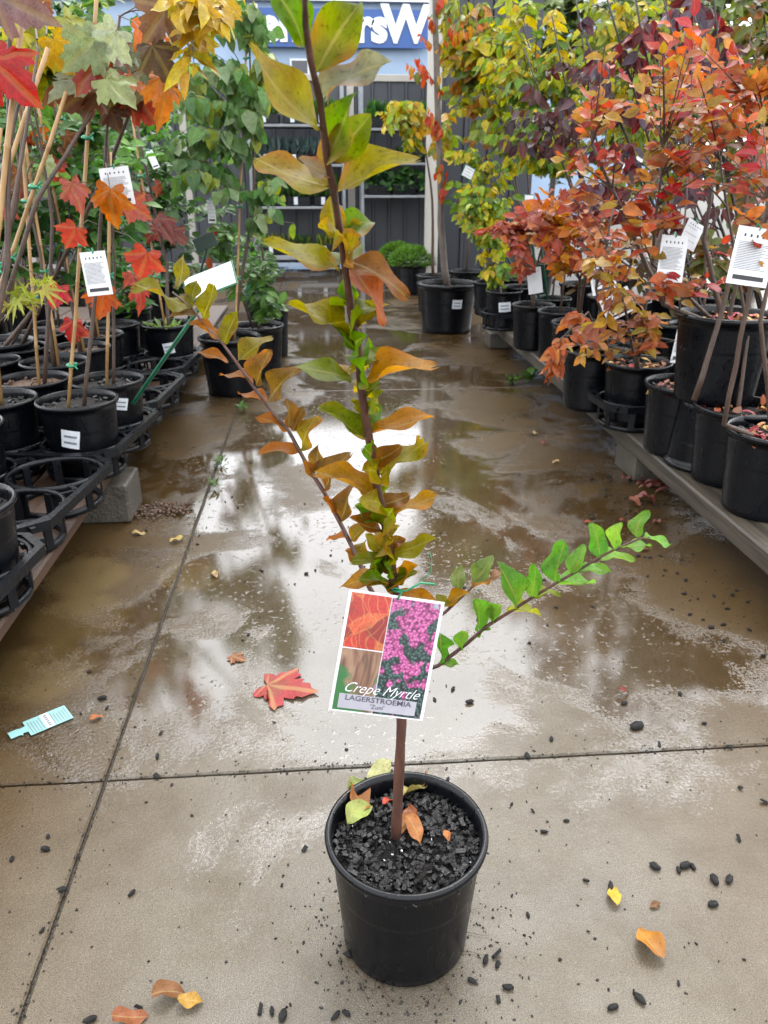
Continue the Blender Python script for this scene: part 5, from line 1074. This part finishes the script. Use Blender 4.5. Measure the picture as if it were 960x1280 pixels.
info_tag((258, 250), (268, 250), (259, 279), 5.1, 'small white tag hanging in the weeping tree', lines=4)
o = info_tag((658, 336), (676, 333), (658, 369), 4.9, 'dark picture tag of a purple flower at the salmon leaved shrub', lines=0, band=False)
m = MB(); 
# price signs on stakes
def price_sign(TL, TR, BL, Y, foot, label, dy=.0, mat='white', lines=3, group=None):
    mw, W, Hh = frame_from(at(*TL, Y), at(*TR, Y), at(*BL, Y - dy)); foot = Vector(foot); c = mw.translation
    t = empty('price_sign', foot); tag(t, label, 'sign', group); inv = Matrix.Translation(-foot)
    MB().bbox((-W/2, -Hh/2, -.004), (W/2, Hh/2, 0), .001).build('board', M['signgreen' if mat == 'white' else mat], t, mw=inv @ mw)
    if mat == 'white':
        MB().bbox((-W/2 + .006, -Hh/2 + .006, .0003), (W/2 - .006, Hh/2 - .006, .002), .0003).build('card', M['white'], t, mw=inv @ mw)
        m = MB()
        for i in range(lines): y = Hh * (.25 - .25 * i); m.box((-W*.36, y - Hh*.02, .0023), (W*rnd.uniform(.1, .36), y + Hh*.02, .0027))
        tag(m.build('print', M['greyink'], t, mw=inv @ mw), kind='stuff')
    up = mw.to_3x3() @ Vector((0, -Hh * .3, -.008)) + c - foot; r3 = .0075
    MB().tube([(0, 0, 0), up * .97, up], [r3, r3, r3 * .8], 6).build('stake', M['signgreen' if mat == 'white' else mat], t)
price_sign((228, 349), (290, 325), (240, 376), 3.0, atz(166, 505, .47), 'green edged white price sign on a long green stake in the carrier pot', .10, lines=0)
price_sign((240, 300), (266, 289), (243, 318), 5.0, (-.93, 5.0, LZ + .03), 'dark green sign seen from behind, left of the weeping tree', .02, 'darkgreen')
price_sign((312, 350), (330, 360), (316, 372), 5.9, (-.44, 5.98, .3), 'green sign on a thin stake in the last aisle pot', .02, 'signgreen')
price_sign((655, 243), (668, 243), (640, 271), 5.35, (1.56, 5.45, PZ + .01), 'left one of the paired white price signs on green stakes', .04)
price_sign((666, 249), (688, 253), (652, 279), 5.3, (1.62, 5.42, PZ + .01), 'right one of the paired white price signs on green stakes', .04)
price_sign((582, 205), (595, 212), (572, 217), 6.4, (1.75, 6.35, PZ + .02), 'small tilted white price sign among the yellow green leaves', .02)
price_sign((770, 204), (808, 191), (776, 213), 4.3, (2.3, 4.35, PZ + .02), 'flat white price sign between the purple stems', .04)

# ------------------------------------------------------------------ things on the concrete
def pellet_mesh(seed):
    r = random.Random(seed); m = MB(); vs = []; fs = []; n, k = 8, 4; a, b_, h = 1, r.uniform(.45, .75), r.uniform(.4, .6)
    for i in range(1, k):
        ph = math.pi * i / k
        for j in range(n):
            th = 6.28319 * j / n; q = 1 + r.uniform(-.16, .16); vs.append((a*math.sin(ph)*math.cos(th)*q, b_*math.sin(ph)*math.sin(th)*q, h*math.cos(ph)*q))
    t = len(vs); vs += [(0, 0, h), (0, 0, -h)]
    for j in range(n): fs += [(t, j, (j+1) % n), (t+1, (k-2)*n+(j+1) % n, (k-2)*n+j)]
    for i in range(k-2):
        for j in range(n): j2 = (j+1) % n; fs.append((i*n+j, (i+1)*n+j, (i+1)*n+j2, i*n+j2))
    if seed % 4 == 1:
        m = MB(); add_chip(m, (0, 0, 0), .65); return m.mesh('bark_pellet', M['chip'])
    m.add(vs, fs, True); return m.mesh('bark_pellet', M['chip'])
PM = [pellet_mesh(k) for k in range(8)]
def pellet(x, y, s):
    o = link('bark_pellet', rnd.choice(PM)); o.location = (x, y, s * .42); o.scale = (s, s * rnd.uniform(.7, 1), s); o.rotation_euler = (0, 0, rnd.uniform(0, 6.3))
    near = (Vector((x, y)) - Vector((MBASE.x, MBASE.y))).length
    lb = 'wet black bark pellet close to the foot of the myrtle pot' if near < .33 else 'small black bark pellet in the dark strip along the timber bench' if x > 1.05 else 'small black bark pellet left of the long slab joint' if x < -.54 else 'black bark pellet on the near slab, clear of the myrtle pot' if y < 1.43 else 'black bark pellet on the wet middle slab of the aisle'
    tag(o, lb, 'bark chip', lb.replace('pellet', 'pellets', 1))
EXP = [(566,862,5),(587,879,7),(796,910,10),(824,932,6),(689,925,5),(659,946,6),(911,935,7),(925,986,7),(955,1004,9),(923,1050,8),(666,1015,5),(708,1027,4),(680,1041,6),(818,1085,8),(848,1089,6),(856,1084,9),(866,1085,6),(893,1102,9),(911,1101,9),(732,1102,7),(763,1110,9),(891,1132,8),(660,1145,5),(621,1195,12),(607,1201,8),(622,1207,7),(590,1227,7),(635,1236,9),(623,1251,9),(799,1250,10),(792,1241,5),(766,1261,9),(848,1230,5),
       (128,874,6),(134,886,5),(201,918,5),(197,947,6),(196,972,6),(57,1063,7),(15,1075,5),(79,1113,6),(165,1118,7),(381,1063,8),(326,1264,11),(340,1265,7),(354,1272,10),(174,1261,9),(113,1277,10),(343,904,4),(53,1164,5),(441,1196,12),(420,1272,9),(433,1268,7),(780,880,5),(850,868,4),(880,905,4),(560,975,4),(735,1165,4),(700,1200,3),(640,1120,3),(870,1180,3),(930,1200,3),(300,1105,3),(240,1020,3)]
for x, y, h in EXP:
    p = atz(x, y); pellet(p.x, p.y, h * depth(p) / FPX * .95)
nm = 0
for _ in range(200):
    u = rnd.random()
    if u < .34: X, Y = 1.25 + rnd.gauss(0, .09), rnd.uniform(1.7, 3.3); s = rnd.uniform(.006, .011)
    elif u < .5: X, Y = rnd.uniform(-.75, -.35), rnd.gauss(3.2, .35); s = rnd.uniform(.005, .009)
    else: X, Y = rnd.uniform(-.7, 1.2), 1.1 + 4.2 * rnd.random() ** 1.2; s = rnd.uniform(.0035, .009)
    if (Vector((X, Y)) - Vector((MBASE.x, MBASE.y))).length < .16: continue
    pellet(X, Y, s)
gr = MB()
for _ in range(3000):
    u = rnd.random(); X, Y = rnd.uniform(-1.2, 1.4), .7 + 5 * rnd.random() ** 1.3
    if u < .12: Y = 1.43 + rnd.gauss(0, .012)
    elif u < .25: X = -.54 + rnd.gauss(0, .014)
    elif u < .4: X = 1.28 + rnd.gauss(0, .07)
    elif u < .5: a = rnd.uniform(0, 6.3); q = .115 + abs(rnd.gauss(0, .06)); X, Y = MBASE.x + q * math.cos(a), MBASE.y + q * math.sin(a)
    add_chip(gr, (X, Y, .0012), rnd.uniform(.0012, .003))
tag(gr.build('grit', M['chip']), 'fine dark grit sprinkled over the wet concrete', 'grit', kind='stuff')
def fl(x, y, ang, L, c, lb, kind='oval', **kw): p = atz(x, y); return floor_leaf('fallen_leaf', (p.x, p.y, .001), R(ang), L, c, lb, None, kind, 0, **kw)
fl(334, 858, -18, .15, (186, 48, 54), 'wet red maple leaf lying on the concrete', 'maple'); fl(290, 822, -30, .05, (150, 80, 40), 'small brown maple leaf on the shiny wet patch', 'maple')
fl(770, 1137, 72, .052, (226, 190, 60), 'yellow crescent leaf on the concrete beside black pellets'); fl(828, 1206, 98, .075, (230, 150, 50), 'large orange curled leaf on the concrete', 'myrtle')
fl(812, 1136, 20, .026, (130, 84, 44), 'small brown leaf between the yellow and the orange leaf'); fl(165, 668, 0, .055, (214, 186, 120), 'tan leaf near the left concrete block'); fl(212, 679, 30, .06, (216, 186, 110), 'folded cream leaf beside the slab joint'); fl(270, 724, 95, .055, (206, 186, 130), 'pale leaf standing in the wet strip')
fl(190, 1252, 10, .055, (150, 96, 52), 'curled brown leaf with a yellow neighbour at the front of the floor', 'myrtle'); fl(222, 1254, -5, .045, (214, 160, 60), 'yellow brown leaf beside the curled brown leaf', 'myrtle'); fl(140, 1278, 5, .06, (170, 96, 52), 'orange brown leaf at the very front of the floor')
fl(770, 868, 0, .035, (140, 40, 30), 'dark red leaf fragment near the right slab joint'); fl(798, 690, 10, .05, (196, 110, 90), 'pink leaf on the wet floor under the green shoot'); fl(730, 655, 20, .04, (190, 80, 50), 'small orange leaf on the wet floor by the block'); fl(112, 902, 30, .035, (196, 110, 50), 'small orange leaf beside the pale blue tag')
fl(690, 580, 30, .05, (222, 190, 140), 'cream leaf on the dark wet floor near the bench'); fl(662, 544, 10, .05, (216, 180, 120), 'cream leaf far along the bench side'); fl(676, 556, 10, .04, (200, 60, 50), 'red leaf far along the bench side')
for k in range(14):
    p = atz(rnd.uniform(775, 845), rnd.uniform(598, 660)); 
    floor_leaf('fallen_leaf', (p.x, p.y, .002), rnd.uniform(0, 6), rnd.uniform(.05, .09), rnd.choice([(150, 80, 60), (170, 110, 70), (130, 60, 60), (160, 90, 90)]), 'brown leaf in the drift beside the right concrete block', 'drifted leaves by the block', roll=rnd.uniform(-.3, .3))
p = atz(4, 921); tt = MB()
mwt = Matrix.Translation((atz(12, 922).x, atz(12, 922).y, .004)) @ Matrix.Rotation(math.atan2((atz(88, 893) - atz(12, 922)).y, (atz(88, 893) - atz(12, 922)).x) + .06, 4, 'Z')
outl = [(0, -.014), (.022, -.014), (.028, -.019), (.030, -.011), (.042, -.013), (.042, -.033), (.148, -.033), (.148, .033), (.042, .033), (.042, .013), (.030, .011), (.022, .014), (0, .014)]
outl = [(x, y) for x, y in outl if True]; n = len(outl)
tt.add([(x, y, 0) for x, y in outl] + [(x, y, .0012) for x, y in outl], [tuple(range(n-1, -1, -1)), tuple(range(n, 2*n))] + [(i, (i+1) % n, n+(i+1) % n, n+i) for i in range(n)])
M['aqua'] = simple('aqua_card', (150, 208, 206), (168, 220, 218), 12, .45)
ft = tt.build('plant_tag', M['aqua'], mw=mwt); tag(ft, 'pale aqua plant tag dropped flat on the concrete', 'plant tag')
m = MB(); m.box((.083, -.031, .0014), (.103, .031, .0018)); m.build('price_strip', M['white'], ft)
m = MB()
for i in range(14):
    x = .05 + .007 * i
    if .08 < x < .106: continue
    m.box((x - .0009, -.029, .0014), (x + .0009, rnd.uniform(.01, .028), .0018))
for i in range(6): m.box((.089, -.027 + .009 * i, .002), (.097, -.021 + .009 * i, .0023))
m.build('print', M['greyink'], ft)
def weed(x, y, s, n, lb):
    p = atz(x, y); m = MB()
    for _ in range(n):
        vs, fs, uv = leaf_variants('lance' if s < .05 else 'oval', 4)[rnd.randrange(7)]; a = rnd.uniform(0, 6.3)
        mat = basis((rnd.gauss(0, .012), rnd.gauss(0, .012), rnd.uniform(.001, s * .7)), (math.cos(a), math.sin(a), rnd.uniform(.2, 1.2)), (0, 0, 1), s * rnd.uniform(.6, 1.2)); m.add([mat @ Vector(q) for q in vs], fs, True, uv, var((96, 140, 66)))
    tag(m.build('weed', M['leafA'], None, loc=(p.x, p.y, 0)), lb, 'weed')
weed(640, 480, .06, 16, 'small weed growing in the floor joint left of its larger twin'); weed(663, 478, .08, 20, 'leafy weed growing in the floor joint under the bench edge'); weed(276, 582, .045, 18, 'grass tuft in the slab joint'); weed(268, 610, .04, 12, 'tiny grass tuft in the slab joint'); weed(305, 515, .05, 10, 'thin weed by the foot of the aisle pot')
db = MB(); p = atz(190, 640)
for _ in range(260): add_chip(db, (rnd.gauss(0, .07) + .02, rnd.gauss(0, .035), rnd.uniform(.002, .02)), rnd.uniform(.003, .01))
tag(db.build('debris', M['mulch'], None, loc=(p.x, p.y, 0)), 'small heap of brown mulch spilled beside the left concrete block', 'debris', kind='stuff')
